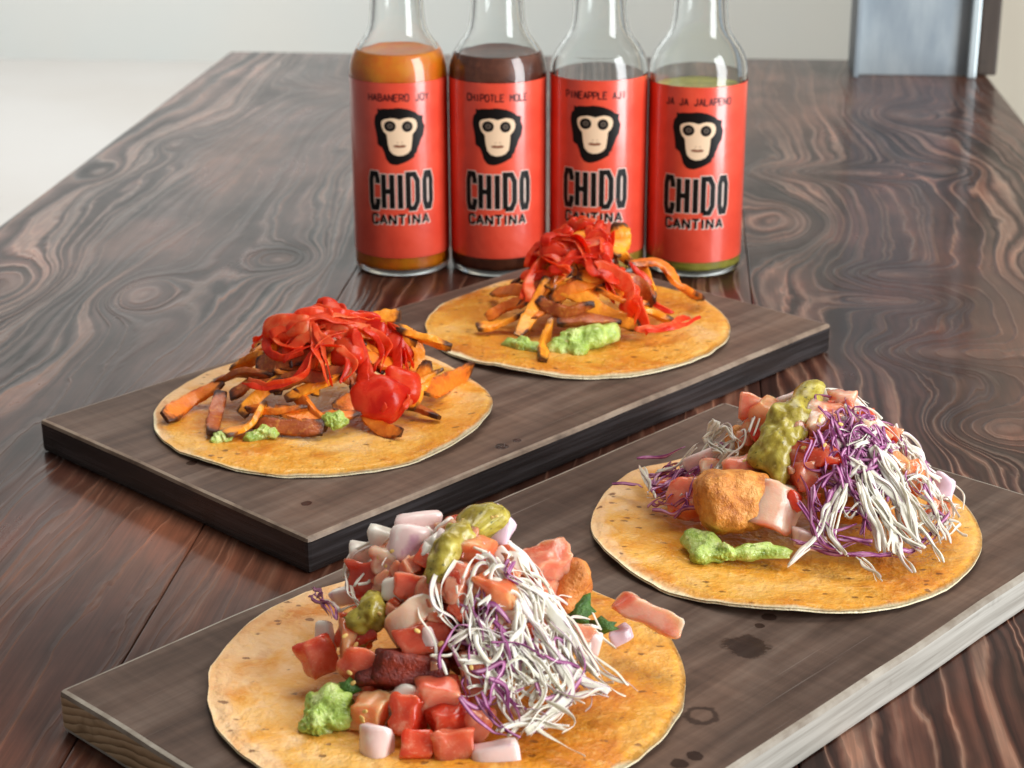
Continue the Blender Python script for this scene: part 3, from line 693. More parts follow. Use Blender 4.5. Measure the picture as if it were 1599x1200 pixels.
# ------------------------------------------------------------------ tacos
# pieces of each heap in mm from the tortilla centre: kind, x, y, z, width, height, depth, roll, colour, bend
TACO_DATA = {
 1: {
  'chunks': [
   ('redball',24.3,-20.2,12.3,21.4,17.7,11.6,0,1,0),
   ('redball',31.2,-11.5,13.7,14.1,16.4,12.7,10,1,0),
   ('redball',-11,-5,33.6,19.8,10.8,9.8,-10,1,0),
   ('redball',26.7,8.8,23.1,14.4,14.4,13,0,1,0),
   ('redball',-4.2,-2.3,37.4,13.2,8.5,7.6,0,1,0),
   ('redball',12.1,-8.6,25,14.1,11.7,10.6,0,4,0),
   ('redball',16.6,7.9,32,14.4,8.1,7.3,10,1,0),
  ],
  'strips': [
   ('pumpkin',((-53.7,-25.8,2.4),(-48.2,-7.8,5.1),(-37.5,-2.2,11.6)),8.2,1),
   ('pumpkin',((-41.7,1.6,9.5),(-28.5,-6.1,16.6),(-15.8,-14,18.2)),6.1,2),
   ('pumpkin',((-33,-38,2.5),(-35.9,-22.8,5),(-36.6,-9,9.8)),6.2,2),
   ('pumpkin',((-28.5,-39.1,2.6),(-22.1,-31.3,4.6),(-16.7,-22.2,10.4)),7,0),
   ('pumpkin',((-26.1,-23.7,7),(-18.8,-17.5,13.6),(-10.7,-15.1,18.7)),6.1,0),
   ('pumpkin',((-20.1,-29.2,5.6),(-6.8,-31,6),(6.1,-31.5,5.7)),6,2),
   ('pumpkin',((-12.8,-23.9,10),(4.2,-27.1,8.1),(18.4,-20.8,9.8)),6.5,1),
   ('pumpkin',((-23.2,-7.3,19.7),(-10.3,-10.5,23.8),(4,-10.1,24.8)),8.5,2),
   ('pumpkin',((34.9,-13.7,7.1),(36.3,2.1,10.5),(38.7,8.9,18.3)),5.8,0),
   ('pumpkin',((26.8,9.1,31.4),(36.9,9.1,27.1),(48,9,23.6)),6.2,0),
   ('pumpkin',((36.7,-0.9,9.8),(43.9,17.9,5.6),(52.4,36,2.3)),7.5,1),
   ('pumpkin',((16.5,9,34.2),(22.6,8.9,34.9),(28.6,9.1,35.5)),5.3,0),
   ('pumpkin',((-9.8,-21.1,12.7),(0.4,-17.7,16.8),(10.2,-12.5,20.2)),5.6,0),
   ('pumpkin',((3.3,-13.3,21.5),(11.4,-13,19.1),(19.7,-13.5,14.6)),6.1,2),
   ('pumpkin',((-25.6,-20,9.3),(-12.6,-25,9.2),(-0.9,-24.3,10.5)),6,1),
   ('pumpkin',((-16.5,-17.1,14.8),(-4.7,-15.3,19.5),(7.2,-15.9,17.6)),6.1,2),
   ('pumpkin',((15,-5.3,24),(25.6,2.6,18.9),(32.8,18.6,10.7)),6.4,1),
   ('pumpkin',((9.2,1.7,31.4),(22.4,8.9,28),(34.4,8.9,24.5)),5.8,0),
   ('pumpkin',((32.1,9.1,29.5),(35.6,8.9,20.8),(32.4,4.3,13.4)),5.8,0),
   ('pumpkin',((-11.1,-5.5,28.3),(0.8,-4.5,30.8),(14.3,-0.5,27.3)),6.2,2),
   ('pumpkin',((8.3,-23.2,10.4),(21.1,-15.2,12.7),(33,0.2,12.4)),6.2,1),
   ('pumpkin',((-31.9,-13.5,10.4),(-22,-13.4,15.7),(-9.3,-16.7,17.4)),5.6,2),
   ('pumpkin',((24.8,-8.1,15.2),(33,0.2,12.4),(43.9,9.1,14.6)),5.8,0),
   ('red',((-24.6,-17.6,17.2),(-12.9,-21.7,17.6),(-3.8,-19.5,21.1),(2.1,-11.7,29.6),(10.4,-4.3,33.5)),5.7,0),
   ('red',((1,-4.1,36.9),(13.9,3,34.8),(23.9,14.1,25),(33.3,-1.1,18)),6.2,0),
   ('red',((13.6,-2.3,32.9),(18.3,-10.8,23.5),(22.8,-17.6,16.2),(27.3,-24.5,11.5)),6.9,0),
   ('red',((-1.2,-5.5,36),(2.4,-14,26.7),(7.2,-22.4,17.5)),5.1,0),
   ('red',((-18.2,-5.3,30.5),(-8.7,-3.7,36.5),(0.8,-3.2,37.8),(10,-2,35.2)),8,0),
   ('red',((22.5,9,31.8),(29.6,9.1,24.4),(33.8,-4.6,16.7)),7.1,0),
   ('red',((-11.9,-13.5,26.1),(-2.7,-11.2,30.5),(8.8,-9.2,30.1)),5.6,0),
   ('red',((16.1,3.9,33.3),(23.5,2.1,26.6),(24,-9.7,20.8)),5.2,0),
   ('red',((-21.9,0.3,31),(-15,-9.9,28.4),(-4.8,-12.8,28.5)),6.1,0),
   ('red',((-6.4,-3.1,37.5),(5.1,-0.5,38.2),(17.7,9,32.9),(27.3,9,29.4)),7.2,0),
   ('red',((27.8,-12.3,16.9),(34,-14.9,13.1),(33.9,-22,10.8)),5.1,0),
   ('red',((6.5,-9.9,30.3),(12.9,-13.3,24.3),(10.3,-19.8,19.1)),4.6,0),
  ],
  'blobs': [
   ('guacamole',((7.7,-27.3,7.8,3),(11.2,-26.9,7.5,3),(9.5,-28.3,7,2.5))),
   ('guacamole',((-15.6,-33.8,4.4,3),(-19.4,-36.2,3.5,2.5),(-12.1,-33.8,4.5,2.3))),
   ('guacamole',((-30.9,-39.1,2.5,2.7),(-28.3,-38.1,2.7,2.3))),
  ],
 },
 2: {
  'chunks': [
   ('redball',-6.2,-4.5,34.6,18.8,11.8,10.6,0,1,0),
   ('redball',7.3,-6.1,34,16,10.7,9.6,0,1,0),
  ],
  'strips': [
   ('pumpkin',((-41,-21.1,3.3),(-32,-17.4,6.2),(-20.7,-16.8,11.4)),8,0),
   ('pumpkin',((-23.4,-29.5,3.9),(-17.3,-16.7,12.9),(-11.2,-9.2,24.7)),7,0),
   ('pumpkin',((-13.9,-8.9,23.1),(0,-16.3,18.8),(12.2,-19.8,13.3),(27.7,-20.3,7.8)),6.9,0),
   ('pumpkin',((-10.9,-54.3,2),(-12,-32.1,4.3),(-9.6,-22,10.7)),4.8,0),
   ('pumpkin',((20,0.3,29),(33.9,9,25.9),(42.3,9,17.6),(51.8,27.2,3.1)),6.7,1),
   ('pumpkin',((14.6,-1.2,32.7),(17.4,8.9,35.5),(16.8,9,43.3)),7,0),
   ('pumpkin',((-39.3,27.8,4.6),(-28,-1.5,16.2),(-19.2,-9.3,18.9)),7,1),
   ('pumpkin',((-7.4,-23.4,9.8),(5.8,-22.7,11.3),(19,-21.4,9.8)),5.8,2),
   ('pumpkin',((7.8,-13.4,22.3),(18.6,-13.9,17.2),(29.2,-10.4,13.5)),6.4,1),
   ('pumpkin',((-10.6,-15.9,17),(-0.1,-14,22.3),(13,-10.5,24.3)),6.4,1),
   ('pumpkin',((-0.4,-10.6,26.8),(13,-10.5,24.3),(28.9,-1.7,19.2)),6.5,0),
   ('pumpkin',((-18.7,-15.1,13.7),(-13.9,-8.9,23.1),(-5.9,-8,28.7)),5.9,2),
   ('pumpkin',((-38.1,-10.9,6.2),(-30.1,-8.5,11.3),(-18.9,-12.8,15.8)),6.4,1),
   ('pumpkin',((-16.1,-14.1,16.3),(-5,-20.6,13.1),(8.2,-18.5,15.6)),6.4,2),
   ('pumpkin',((15.5,-7.6,26.3),(26.3,-4.6,20),(31.9,-8.5,13)),5.9,2),
   ('pumpkin',((25.8,9,25.7),(28.8,2.3,20.7),(31.8,-5.2,14.7)),5.9,0),
   ('red',((-23.5,-15.9,16.7),(-18.1,-6.8,28),(-11.7,-2.8,36.7),(-0.9,-3.8,40.9)),6.4,0),
   ('red',((-14.2,-4.8,33.1),(-6.3,-2.4,40.4),(1.9,-5.7,39.3),(6.2,-10.6,32.5)),6.9,0),
   ('red',((-0.7,-6.6,38.1),(9.7,-2.5,40.8),(12.7,-7.1,34.4)),7.5,0),
   ('red',((7.7,-12,30.2),(18.4,-12.3,25),(24.1,-18.8,16.1),(27.1,-29.3,10)),9.4,0),
   ('red',((27.1,-29.3,10),(38.8,-23.6,9.8),(49.6,-10.1,10)),5.4,0),
   ('red',((-8.4,-11.1,29.6),(2.2,-9.3,34.8),(12.7,-7.1,34.4)),9.1,0),
   ('red',((-21.9,-9.1,23),(-13.8,-10.2,27.7),(-5.5,-13.6,27.6)),5.9,0),
   ('red',((10,-6.3,36.9),(15.6,-9.7,29.7),(22.3,-10.4,24.5)),7.5,0),
   ('red',((-17.4,1.1,34.1),(-8.6,-7.6,34),(-0.3,-12.5,30.2)),6.9,0),
   ('red',((-3.7,-1.7,42.2),(-12,1.4,39.2),(-18.5,-0.9,31.8)),5.4,0),
   ('red',((-0.5,-9.1,34.7),(7.8,-13.7,27.9),(15.8,-13.3,25.3)),6.9,0),
   ('red',((-20.9,-4.6,27.3),(-14.7,1.5,36.8),(-4.8,-5.8,37.8)),6.9,0),
  ],
  'blobs': [
   ('guacamole',((-5.9,-36.7,3.3,4.7),(-0.2,-32.4,4.7,6.3),(7.6,-30.2,5.6,6.3),(15.3,-26.7,6.8,4.7),(2.8,-38.8,2.9,3.6))),
   ('guacamole',((-20.9,-36.3,2.7,4.2),(-15.5,-38.2,2.7,3.7),(-25.9,-33.3,2.9,3.2))),
  ],
 },
 3: {
  'chunks': [
   ('tomato',-8.2,4.6,33.5,9.4,16.7,8.5,8,3,0),
   ('tomato',11.6,-2.4,38.3,12.4,13.2,11.2,10,2,0),
   ('tomato',8.3,-11,30,15.1,10.7,9.7,-10,1,0),
   ('tomato',-30.9,-6.3,11.2,13.1,11.4,10.3,-8,0,0),
   ('tomato',-23.6,-1,18.2,12.3,9.4,8.5,10,2,0),
   ('tomato',15.6,4.9,40.3,10.1,10.1,9.1,15,2,0),
   ('tomato',-10.3,9.1,36.7,9.4,8.2,7.4,0,0,0),
   ('tomato',38.9,-5,20.7,11.3,16.1,10.1,-30,3,0),
   ('tomato',47,-9.8,12.2,10,8,7.2,20,2,0),
   ('tomato',4.2,-14.9,24.6,9.9,8.7,7.9,0,4,0),
   ('tomato',-36.1,4.5,9.8,9.1,8.3,7.5,10,4,0),
   ('tomato',0.3,-6,33.3,10,12,9,0,0,0),
   ('tomato',32.5,-5.5,25.5,10,9.2,8.3,10,3,0),
   ('tomato',-14.2,-7.7,22.6,12.1,10.1,9.1,0,2,0),
   ('tomato',21.3,-3,34.9,8.8,8,7.2,0,2,0),
   ('tomato',36.9,-20,11.5,7.9,5.9,5.3,0,3,0),
   ('tomato',-5,-22.1,18,18.9,16.6,5.1,25,2,0.5),
   ('onion',1.4,8.9,39.1,11.5,9,8.1,-20,1,0),
   ('onion',19.5,-6.2,33.1,10,8.8,7.9,15,1,0),
   ('onion',-21.6,4.1,21.2,17.7,9.1,8.2,-20,1,0),
   ('onion',49,0.4,14.3,8.1,10.2,7.3,10,2,0),
   ('onion',13.8,9,41.9,10.2,6.1,5.5,10,0,0),
   ('onion',-28,7.2,15.6,12.5,8.3,7.5,-10,1,0),
   ('onion',6.1,-29.5,9.3,11.7,5.9,5.3,10,1,0),
   ('fish',-16.2,-20.2,15.6,23,19.4,17.9,-4,0,0),
   ('fish',0,-6.9,18.4,28.3,20.2,18.2,0,0,0),
   ('fish',18.1,-7.1,16.9,26.2,22.2,20,0,0,0),
   ('fish',-7.5,8.9,20.2,22.8,18.6,16.8,0,0,0),
  ],
  'strips': [
   ('white',((20.7,-14.4,28.8),(10.8,-25.3,18.3),(6.7,-34,11.5),(-1.2,-42.3,8.3)),2.5,0),
   ('white',((24.8,-8.7,33.1),(32.7,-16.2,21.5),(37.8,-29.8,10.7)),4.3,0),
   ('white',((22.7,-15.2,27.2),(30.3,-25.4,14.8),(31.4,-36.3,9.3)),4.2,0),
   ('white',((26.8,-11.1,29.8),(38.7,-17,17.8),(45,-25.2,11)),3.1,0),
   ('white',((21.6,-18.2,24.1),(26.2,-28.3,13.8),(27.8,-34.4,10.4)),4.6,0),
   ('white',((32.6,-17.8,20),(40.2,-24.4,12.6),(44.7,-36.9,8)),2.7,0),
   ('white',((18.7,-10.8,33.7),(23.8,-7.7,34.8),(26.1,-3,37.2)),2.4,0),
   ('white',((19.9,-37.8,9.5),(23.3,-43.1,8.1),(25.6,-49.2,7.4)),1.9,0),
   ('white',((31.9,-31.1,11.1),(34.1,-38.8,8.5),(35.5,-43.4,7.7)),2.3,0),
   ('white',((16.7,-19.2,24.4),(12.6,-29.9,14),(16.1,-38.1,9.6)),3.1,0),
   ('white',((-26.3,9,26.2),(-20.3,9,30.9),(-16.3,0.1,30.2)),4.1,0),
   ('white',((-24.1,9.8,23.7),(-28.1,6.5,20.5),(-34.2,8.7,15.9)),2.9,0),
   ('white',((-16.2,9,32.1),(-10.4,5.9,36.9),(-12.5,-1.3,33.1)),2.4,0),
   ('white',((-46.9,24.3,8.8),(-44.4,6.5,10.8),(-42.2,-4,11)),2.5,0),
   ('white',((-40.4,15,11.9),(-34.2,12.4,15.5),(-28.2,9,23.9)),2.1,0),
   ('white',((41.1,-11.7,19.8),(44.9,-15.9,15.3),(46.7,-27.4,9.9)),2.3,0),
   ('white',((18.7,-13.5,30.5),(28.7,-16.3,23.5),(34.5,-20.5,17)),3.9,0),
   ('white',((24.5,-20.4,20.9),(34,-28.4,12.1),(39.5,-32,9.7)),3.5,0),
   ('white',((-22.4,8.9,33.1),(-24.2,9,26.3),(-20.2,-1.2,26.2)),3.3,0),
   ('purple',((1.1,-32,11.3),(18.1,-36.3,9.2),(37.8,-30.6,9.4),(50.2,-12.2,13.4)),1.6,0),
   ('purple',((10.8,-23.1,19.4),(16.7,-18.5,24),(22.6,-21.6,19.2)),2.4,0),
   ('purple',((7,-24.5,17.8),(12.7,-29.2,13.7),(20.5,-26.6,15)),2.7,0),
   ('purple',((8.9,-19,24),(14.8,-16.1,27.3),(18.7,-18.3,24)),2.8,0),
   ('purple',((12.8,-24.3,17.9),(20.6,-23.4,17.8),(24.4,-27.7,13.5)),2.3,0),
   ('purple',((10.8,-15.3,28.9),(14.8,-12.2,32),(17.7,-14.4,28.8)),2.4,0),
   ('purple',((6,-19.1,23.9),(7,-24.5,17.8),(8.8,-31.1,12.3)),2.7,0),
   ('purple',((14.6,-30.8,12.4),(20.3,-31.1,11.7),(24.2,-31.6,11)),1.9,0),
   ('purple',((12.8,-20.2,22.5),(10.8,-25.9,16.4),(14.5,-32.7,11.2)),2.3,0),
   ('purple',((18.7,-19.5,22.4),(22.6,-23.1,17.7),(20.4,-30.2,12.4)),2.3,0),
   ('purple',((-47.8,8.9,18.7),(-38.5,9,20.2),(-32.4,9,23.8)),1.2,0),
   ('purple',((-56.3,17.2,6.9),(-49.8,12.2,8.1),(-46.5,7.6,9.1)),1.3,0),
   ('purple',((-44.7,18.8,8.9),(-38.3,15.3,11.8),(-34.2,11.8,14.6)),2.5,0),
   ('purple',((-43.4,8,10.2),(-38.2,1,12.4),(-34.2,8.3,15)),2.1,0),
   ('purple',((-28.1,-0.2,18.8),(-24.1,6.1,23),(-20.2,3.5,26.5)),1.6,0),
   ('purple',((-42.3,2.1,10.6),(-40.4,14.4,11),(-35.2,26.9,10.4)),1.7,0),
   ('purple',((16.8,-15.2,28),(22.7,-15.2,26.1),(25.7,-18,22)),1.4,0),
   ('purple',((3.1,-22.9,19),(10.6,-35,10),(18.3,-32.4,11.2)),1.9,0),
   ('purple',((41.4,-8.6,20.6),(44.2,-13.1,16.2),(47,-16,13.3)),1.6,0),
  ],
  'blobs': [
   ('salsa',((7.3,9,42.4,4.1),(4.5,4.1,40.2,4.9),(1.4,-1.1,37.4,5.4),(-2.2,-5.1,32.8,6),(-4.1,-8.6,28.8,5.6),(-3,-12.3,25.4,4),(-3.7,-14.5,22.6,2.4))),
   ('guacamole',((-28.7,-23.8,5.6,4.4),(-24.8,-26.5,5.5,4.7),(-26.8,-30.5,4.1,3.9),(-19.9,-30.8,4.9,3.5),(-13.2,-31.3,5.9,3.1),(-7.4,-31,6.9,3.1),(-1.6,-32.4,6.9,2.3))),
  ],
 },
 4: {
  'chunks': [
   ('tomato',-14.9,0.3,34.3,11.3,9.2,8.3,8,2,0),
   ('tomato',-22.5,1,27.3,10,10,9,-10,4,0),
   ('tomato',3.4,-11,34,7.7,16,6.9,-2,0,0),
   ('tomato',13.8,-12,29.9,13.3,12.7,11.4,5,3,0),
   ('tomato',7.9,-3,39.5,11.1,8.4,7.6,10,3,0),
   ('tomato',-23.8,-15.5,17.4,8.8,15.2,7.9,3,3,0),
   ('tomato',-33.3,-13.7,12.1,10.5,8.8,8,-20,4,0),
   ('tomato',26.8,6.9,30.9,14.8,10.7,9.6,-15,0,0),
   ('tomato',54.7,6.9,17.1,20.8,6.2,5.6,10,2,0),
   ('tomato',-5.5,-35.6,8,9.7,9.7,8.8,2,1,0),
   ('tomato',1.9,-31.7,11.3,13.7,10.8,9.7,12,0,0),
   ('tomato',4.8,-36.9,7.5,12,9.4,8.4,-5,1,0),
   ('tomato',5.5,-42.8,4.8,10.6,8.3,7.5,0,4,0),
   ('tomato',11.3,-26.6,15.1,10.5,12.5,9.4,-10,2,0),
   ('tomato',-16.9,-33.8,7.5,8.8,12.4,7.9,10,3,0),
   ('tomato',-19.1,-24.1,13.3,11,11,9.9,20,4,0),
   ('tomato',-3.6,-20.9,22,13.9,8.9,8,-12,4,0),
   ('tomato',-8.6,-10.6,31.9,8.4,7.7,6.9,10,0,0),
   ('tomato',17.1,-14.4,25.7,10,8.3,7.5,0,2,0),
   ('tomato',35.8,-4.9,16.7,6.8,5.1,4.6,10,0,0),
   ('tomato',-2.9,-42.8,4.7,8,7.4,6.6,8,1,0),
   ('tomato',11.8,-36.6,7.3,7.4,8.1,6.7,8,0,0),
   ('tomato',-7.8,-18.6,27.3,15.2,7.3,3.6,-35,2,0.5),
   ('onion',-8.3,7,42,12.7,6.2,5.6,-5,1,0),
   ('onion',-17.7,7.1,36.6,11.4,7.6,6.9,12,0,0),
   ('onion',-8.6,0.3,38.7,12.6,9.5,8.6,15,1,0),
   ('onion',13,6.9,41.7,6.9,9.6,6.2,25,2,0),
   ('onion',-12.5,-9.2,30.8,6.4,6.1,5.5,0,0,0),
   ('onion',-32.5,-8.2,14.9,5.1,7.5,4.6,-10,0,0),
   ('onion',-8.1,-30.8,11,6.2,7.9,5.6,20,0,0),
   ('onion',-14,-44.1,3.8,7.1,8,6.4,-4,1,0),
   ('onion',17.3,-44.7,3.7,12.4,5.7,5.2,-12,1,0),
   ('onion',46.1,9.9,9.6,6,3.9,3.5,-20,2,0),
   ('onion',16.8,-0.6,35.7,7.8,5.1,4.6,-10,0,0),
   ('onion',38.7,-4.6,14.4,5.1,5.8,4.6,10,1,0),
   ('onion',-25.2,7,31.9,6.3,7,5.6,0,0,0),
   ('meat',-6.8,-25.2,16.4,18.1,8.6,7.7,8,0,0),
   ('meat',-15.2,-25.3,13.8,9.9,7.3,6.5,-20,0,0),
   ('meat',31.5,7,24.7,11.1,13.9,10,20,1,0),
   ('meat',4.9,-11.8,19,25.3,20.2,18.2,0,0,0),
   ('meat',-9.9,-2.5,22.9,20.6,18.9,17,0,1,0),
   ('meat',20.8,0.9,16.8,20.7,17.2,15.5,0,1,0),
   ('leaf',35.3,2.8,20.7,9,10.3,8.1,30,0,0),
   ('leaf',41,4,15.6,9.7,5.2,4.7,-10,0,0),
   ('leaf',-22.4,-27.4,11.7,6.6,5,4.5,0,0,0),
  ],
  'strips': [
   ('stem',((-20.2,-7.6,28.9),(-22.4,-10,25.4),(-28,-8.5,20.5)),1.4,0),
   ('white',((18.2,-8,35.5),(31.6,-6.4,25),(38.8,-13.8,16),(49.9,-18.7,9.9)),2.7,0),
   ('white',((20.1,-10.6,32.2),(27.2,-16.2,22.4),(35.9,-21,14.3),(44.2,-22.2,10.7)),3.3,0),
   ('white',((23.1,-6.8,32.3),(33.6,-12,20.5),(39.8,-17,14.1)),4.3,0),
   ('white',((18.6,-12.5,31.3),(24.2,-20.3,20.8),(27.4,-29.5,13.1),(21,-39.9,9.8)),2.2,0),
   ('white',((6.1,-21.2,26.9),(14.4,-21.3,24.6),(19.9,-27.2,17),(19,-34.9,12.2)),1.9,0),
   ('white',((3.2,-24.1,23.7),(9.4,-20.7,26.8),(17.6,-20.4,24.3),(26.2,-23.8,17.2)),1.6,0),
   ('white',((28.9,-16.6,20.8),(34.5,-25.3,12.9),(30.2,-34.1,10.4),(24.4,-41.4,9)),4.1,0),
   ('white',((35.8,-19.3,15.2),(33.3,-31.3,10.8),(27.4,-38.8,9.4)),2.9,0),
   ('white',((6.7,-26,21.3),(13.3,-26.3,19.9),(14.7,-32.6,14.3)),1.6,0),
   ('white',((19.2,-19.7,24),(27.9,-24.5,15.9),(36.2,-26.6,11.9),(44.1,-20,11.3)),2.3,0),
   ('white',((18.1,-42.3,9.2),(25.6,-37.2,10.2),(33.7,-37.5,9)),1.9,0),
   ('white',((25.6,-37.2,10.2),(30.9,-42.6,8.2),(39,-46.4,7.4)),1.3,0),
   ('white',((28.4,-31,12.2),(36.7,-34.6,9.2),(34.6,-39.6,8.4)),1.4,0),
   ('white',((20.4,-14.3,28.6),(19.4,-22.1,21.6),(24.8,-27.2,15.4)),2,0),
   ('white',((33.6,-12,20.5),(40.7,-18.6,13.1),(49.2,-21,9.7)),1.3,0),
   ('white',((-25.2,7,31),(-27,1.4,27.9),(-22.2,-11.2,26.9)),2.4,0),
   ('white',((-36.1,6.1,19.3),(-28.1,-7.7,23.9),(-22.2,-11.2,26.9)),1.3,0),
   ('white',((-27.4,4,27.5),(-25.1,6.9,32.9),(-19.7,7,37)),2.4,0),
   ('purple',((11.6,-33.9,14.9),(17,-39.7,11.3),(23,-43.9,9.5)),1.9,0),
   ('purple',((7.7,-35.7,13.9),(14.8,-41.9,10.6),(19.7,-43.2,9.9)),1.4,0),
   ('purple',((14.5,-22.4,24.3),(21,-21,22.9),(27.6,-21.1,19.5)),1.6,0),
   ('purple',((33.1,-28.6,12.9),(37.5,-21.2,14.5),(36.2,-12.9,19.2)),1.2,0),
   ('purple',((-42.7,28.9,11.4),(-32.6,-2.1,22.7),(-29.3,-10.5,22.4)),1.5,0),
   ('purple',((-43.1,22.1,12.8),(-35.5,3.1,20.8),(-30.6,-8.5,22.3)),1,0),
   ('purple',((17.9,-5.1,38.7),(16.6,-8.9,36.8),(20,-9.2,34.3)),2,0),
   ('purple',((27.5,-20.2,20),(34.1,-19.4,17.1),(36.6,-19.8,15.5)),1,0),
   ('purple',((13.6,-29.4,17.9),(18.7,-32.6,14.5),(21,-39,11)),1.9,0),
   ('purple',((10.2,-28.6,19.2),(16.5,-26.2,20),(14.1,-35,13.8)),1.3,0),
  ],
  'blobs': [
   ('salsa',((10.8,7,43.5,4.1),(6.7,8,41,4.8),(3.5,-0.3,41.4,4.7),(0.9,-4.5,39.5,4.7),(-0.7,-8.1,36.6,4),(-3.1,-10.6,34,2.7))),
   ('salsa',((-18.2,-9.5,26.2,3),(-18.7,-12.5,23.6,4.4),(-20.2,-14.2,21,3))),
   ('guacamole',((-31.8,-26,6.2,3),(-27.1,-27.2,8.1,4),(-29.8,-31.3,3.7,4.3),(-24.8,-31.5,4.9,3.6),(-24.2,-27.7,8,2.6),(-31.3,-32.6,2.9,2.6))),
  ],
 },
}

M_TORT = mat_tortilla(); M_TOM = mat_tomato(); M_ONI = mat_onion(); M_PUMP = mat_pumpkin(); M_RED = mat_red(); M_GUAC = mat_guac(); M_SALSA = mat_salsa()
M_WHITE = mat_shred('white_cabbage', srgb(226, 220, 192), srgb(244, 240, 226), srgb(250, 247, 240), True)
M_PURPLE = mat_shred('purple_cabbage', srgb(232, 190, 214), srgb(186, 104, 158), srgb(126, 48, 108))
M_FISH = mat_fried('golden_fried_fish', srgb(156, 78, 22), srgb(214, 136, 54), srgb(240, 186, 108))
M_MEAT = mat_fried('chilli_meat', srgb(56, 14, 10), srgb(104, 28, 16), srgb(150, 54, 30))
M_CRISP = mat_fried('orange_fried_fish', srgb(170, 84, 28), srgb(212, 128, 56), srgb(226, 156, 84))
M_LEAF = mat_fried('coriander_leaf', srgb(34, 62, 16), srgb(58, 98, 30), srgb(96, 136, 56))
M_SEED = mat_plain('tomato_seed', srgb(226, 190, 110), 0.3)
TOMATO = [srgb(242, 142, 112), srgb(234, 88, 56), srgb(248, 184, 158), srgb(244, 158, 108), srgb(222, 112, 82)]
ONION = [srgb(236, 226, 212), srgb(232, 204, 198), srgb(222, 198, 210)]
PUMP = [srgb(248, 156, 36), srgb(228, 122, 30), srgb(168, 84, 34)]

VIEW = Matrix.Rotation(math.radians(-22), 3, 'X')      # diced pieces label_dz back against the heap

def grid_cube(n):
    """Unit cube surface as an n x n grid per side, shared vertices."""
    vid, verts, faces = {}, [], []
    def vert(i, j, k):
        key = (i, j, k)
        if key not in vid:
            vid[key] = len(verts); verts.append(Vector((2 * i / n - 1, 2 * j / n - 1, 2 * k / n - 1)))
        return vid[key]
    for a in range(n):
        for b in range(n):
            for s in (0, n):
                q = [(a, b, s), (a + 1, b, s), (a + 1, b + 1, s), (a, b + 1, s)]
                faces.append([vert(*p) for p in (q if s else q[::-1])])
                q = [(p[1], p[2], p[0]) for p in [(s, a, b), (s, a + 1, b), (s, a + 1, b + 1), (s, a, b + 1)]]
                q = [(s, a, b), (s, a + 1, b), (s, a + 1, b + 1), (s, a, b + 1)]
                faces.append([vert(*p) for p in (q if s else q[::-1])])
                q = [(a, s, b), (a + 1, s, b), (a + 1, s, b + 1), (a, s, b + 1)]
                faces.append([vert(*p) for p in (q[::-1] if s else q)])
    return verts, faces
GC4 = grid_cube(4); GC6 = grid_cube(6); GC8 = grid_cube(8); GC14 = grid_cube(14)

def chunk_mesh(rng, w, d, h, power=7.0, skew=0.22, rough=0.03, bend=0.0, gc=GC4, freq=0.25, skin=False):
    V, F = gc
    corner = {(i, j, k): Vector((rng.uniform(-skew, skew), rng.uniform(-skew, skew), rng.uniform(-skew, skew))) for i in (0, 1) for j in (0, 1) for k in (0, 1)}
    off = Vector((rng.uniform(0, 99), rng.uniform(0, 99), rng.uniform(0, 99)))
    out = []
    for v in V:
        m = (abs(v.x) ** power + abs(v.y) ** power + abs(v.z) ** power) ** (1 / power)
        p = v / m
        q = Vector()
        for (i, j, k), c in corner.items():
            q += c * ((0.5 + (i - 0.5) * p.x) * (0.5 + (j - 0.5) * p.y) * (0.5 + (k - 0.5) * p.z))
        p = p + q
        p = Vector((p.x * w / 2, p.y * d / 2, p.z * h / 2))
        nn = noise.noise_vector(p * freq + off)
        p += nn * rough * min(w, d, h) * 2
        if bend: p.y += bend * (p.x / w * 2) ** 2 * w * 0.35; p.z -= bend * 0.3 * (p.x / w * 2) ** 2 * w * 0.3
        out.append(p)
    me = mesh_from(out, F)
    if skin:
        ax, sg = rng.choice((0, 1, 2)), rng.choice((-1, 1))
        at = me.attributes.new('skin', 'FLOAT', 'POINT')
        at.data.foreach_set('value', [1.0 if v[ax] * sg > 0.99 else 0.0 for v in V])
    return me

def catmull(P, n):
    P = [Vector(p) for p in P]
    P = [P[0] * 2 - P[1]] + P + [P[-1] * 2 - P[-2]]
    out = []
    segs = len(P) - 3
    for s in range(segs):
        a, b, c, d = P[s:s + 4]
        for i in range(n):
            t = i / n
            out.append(0.5 * ((2 * b) + (c - a) * t + (2 * a - 5 * b + 4 * c - d) * t * t + (3 * b - a - 3 * c + d) * t ** 3))
    out.append(P[-2])
    return out

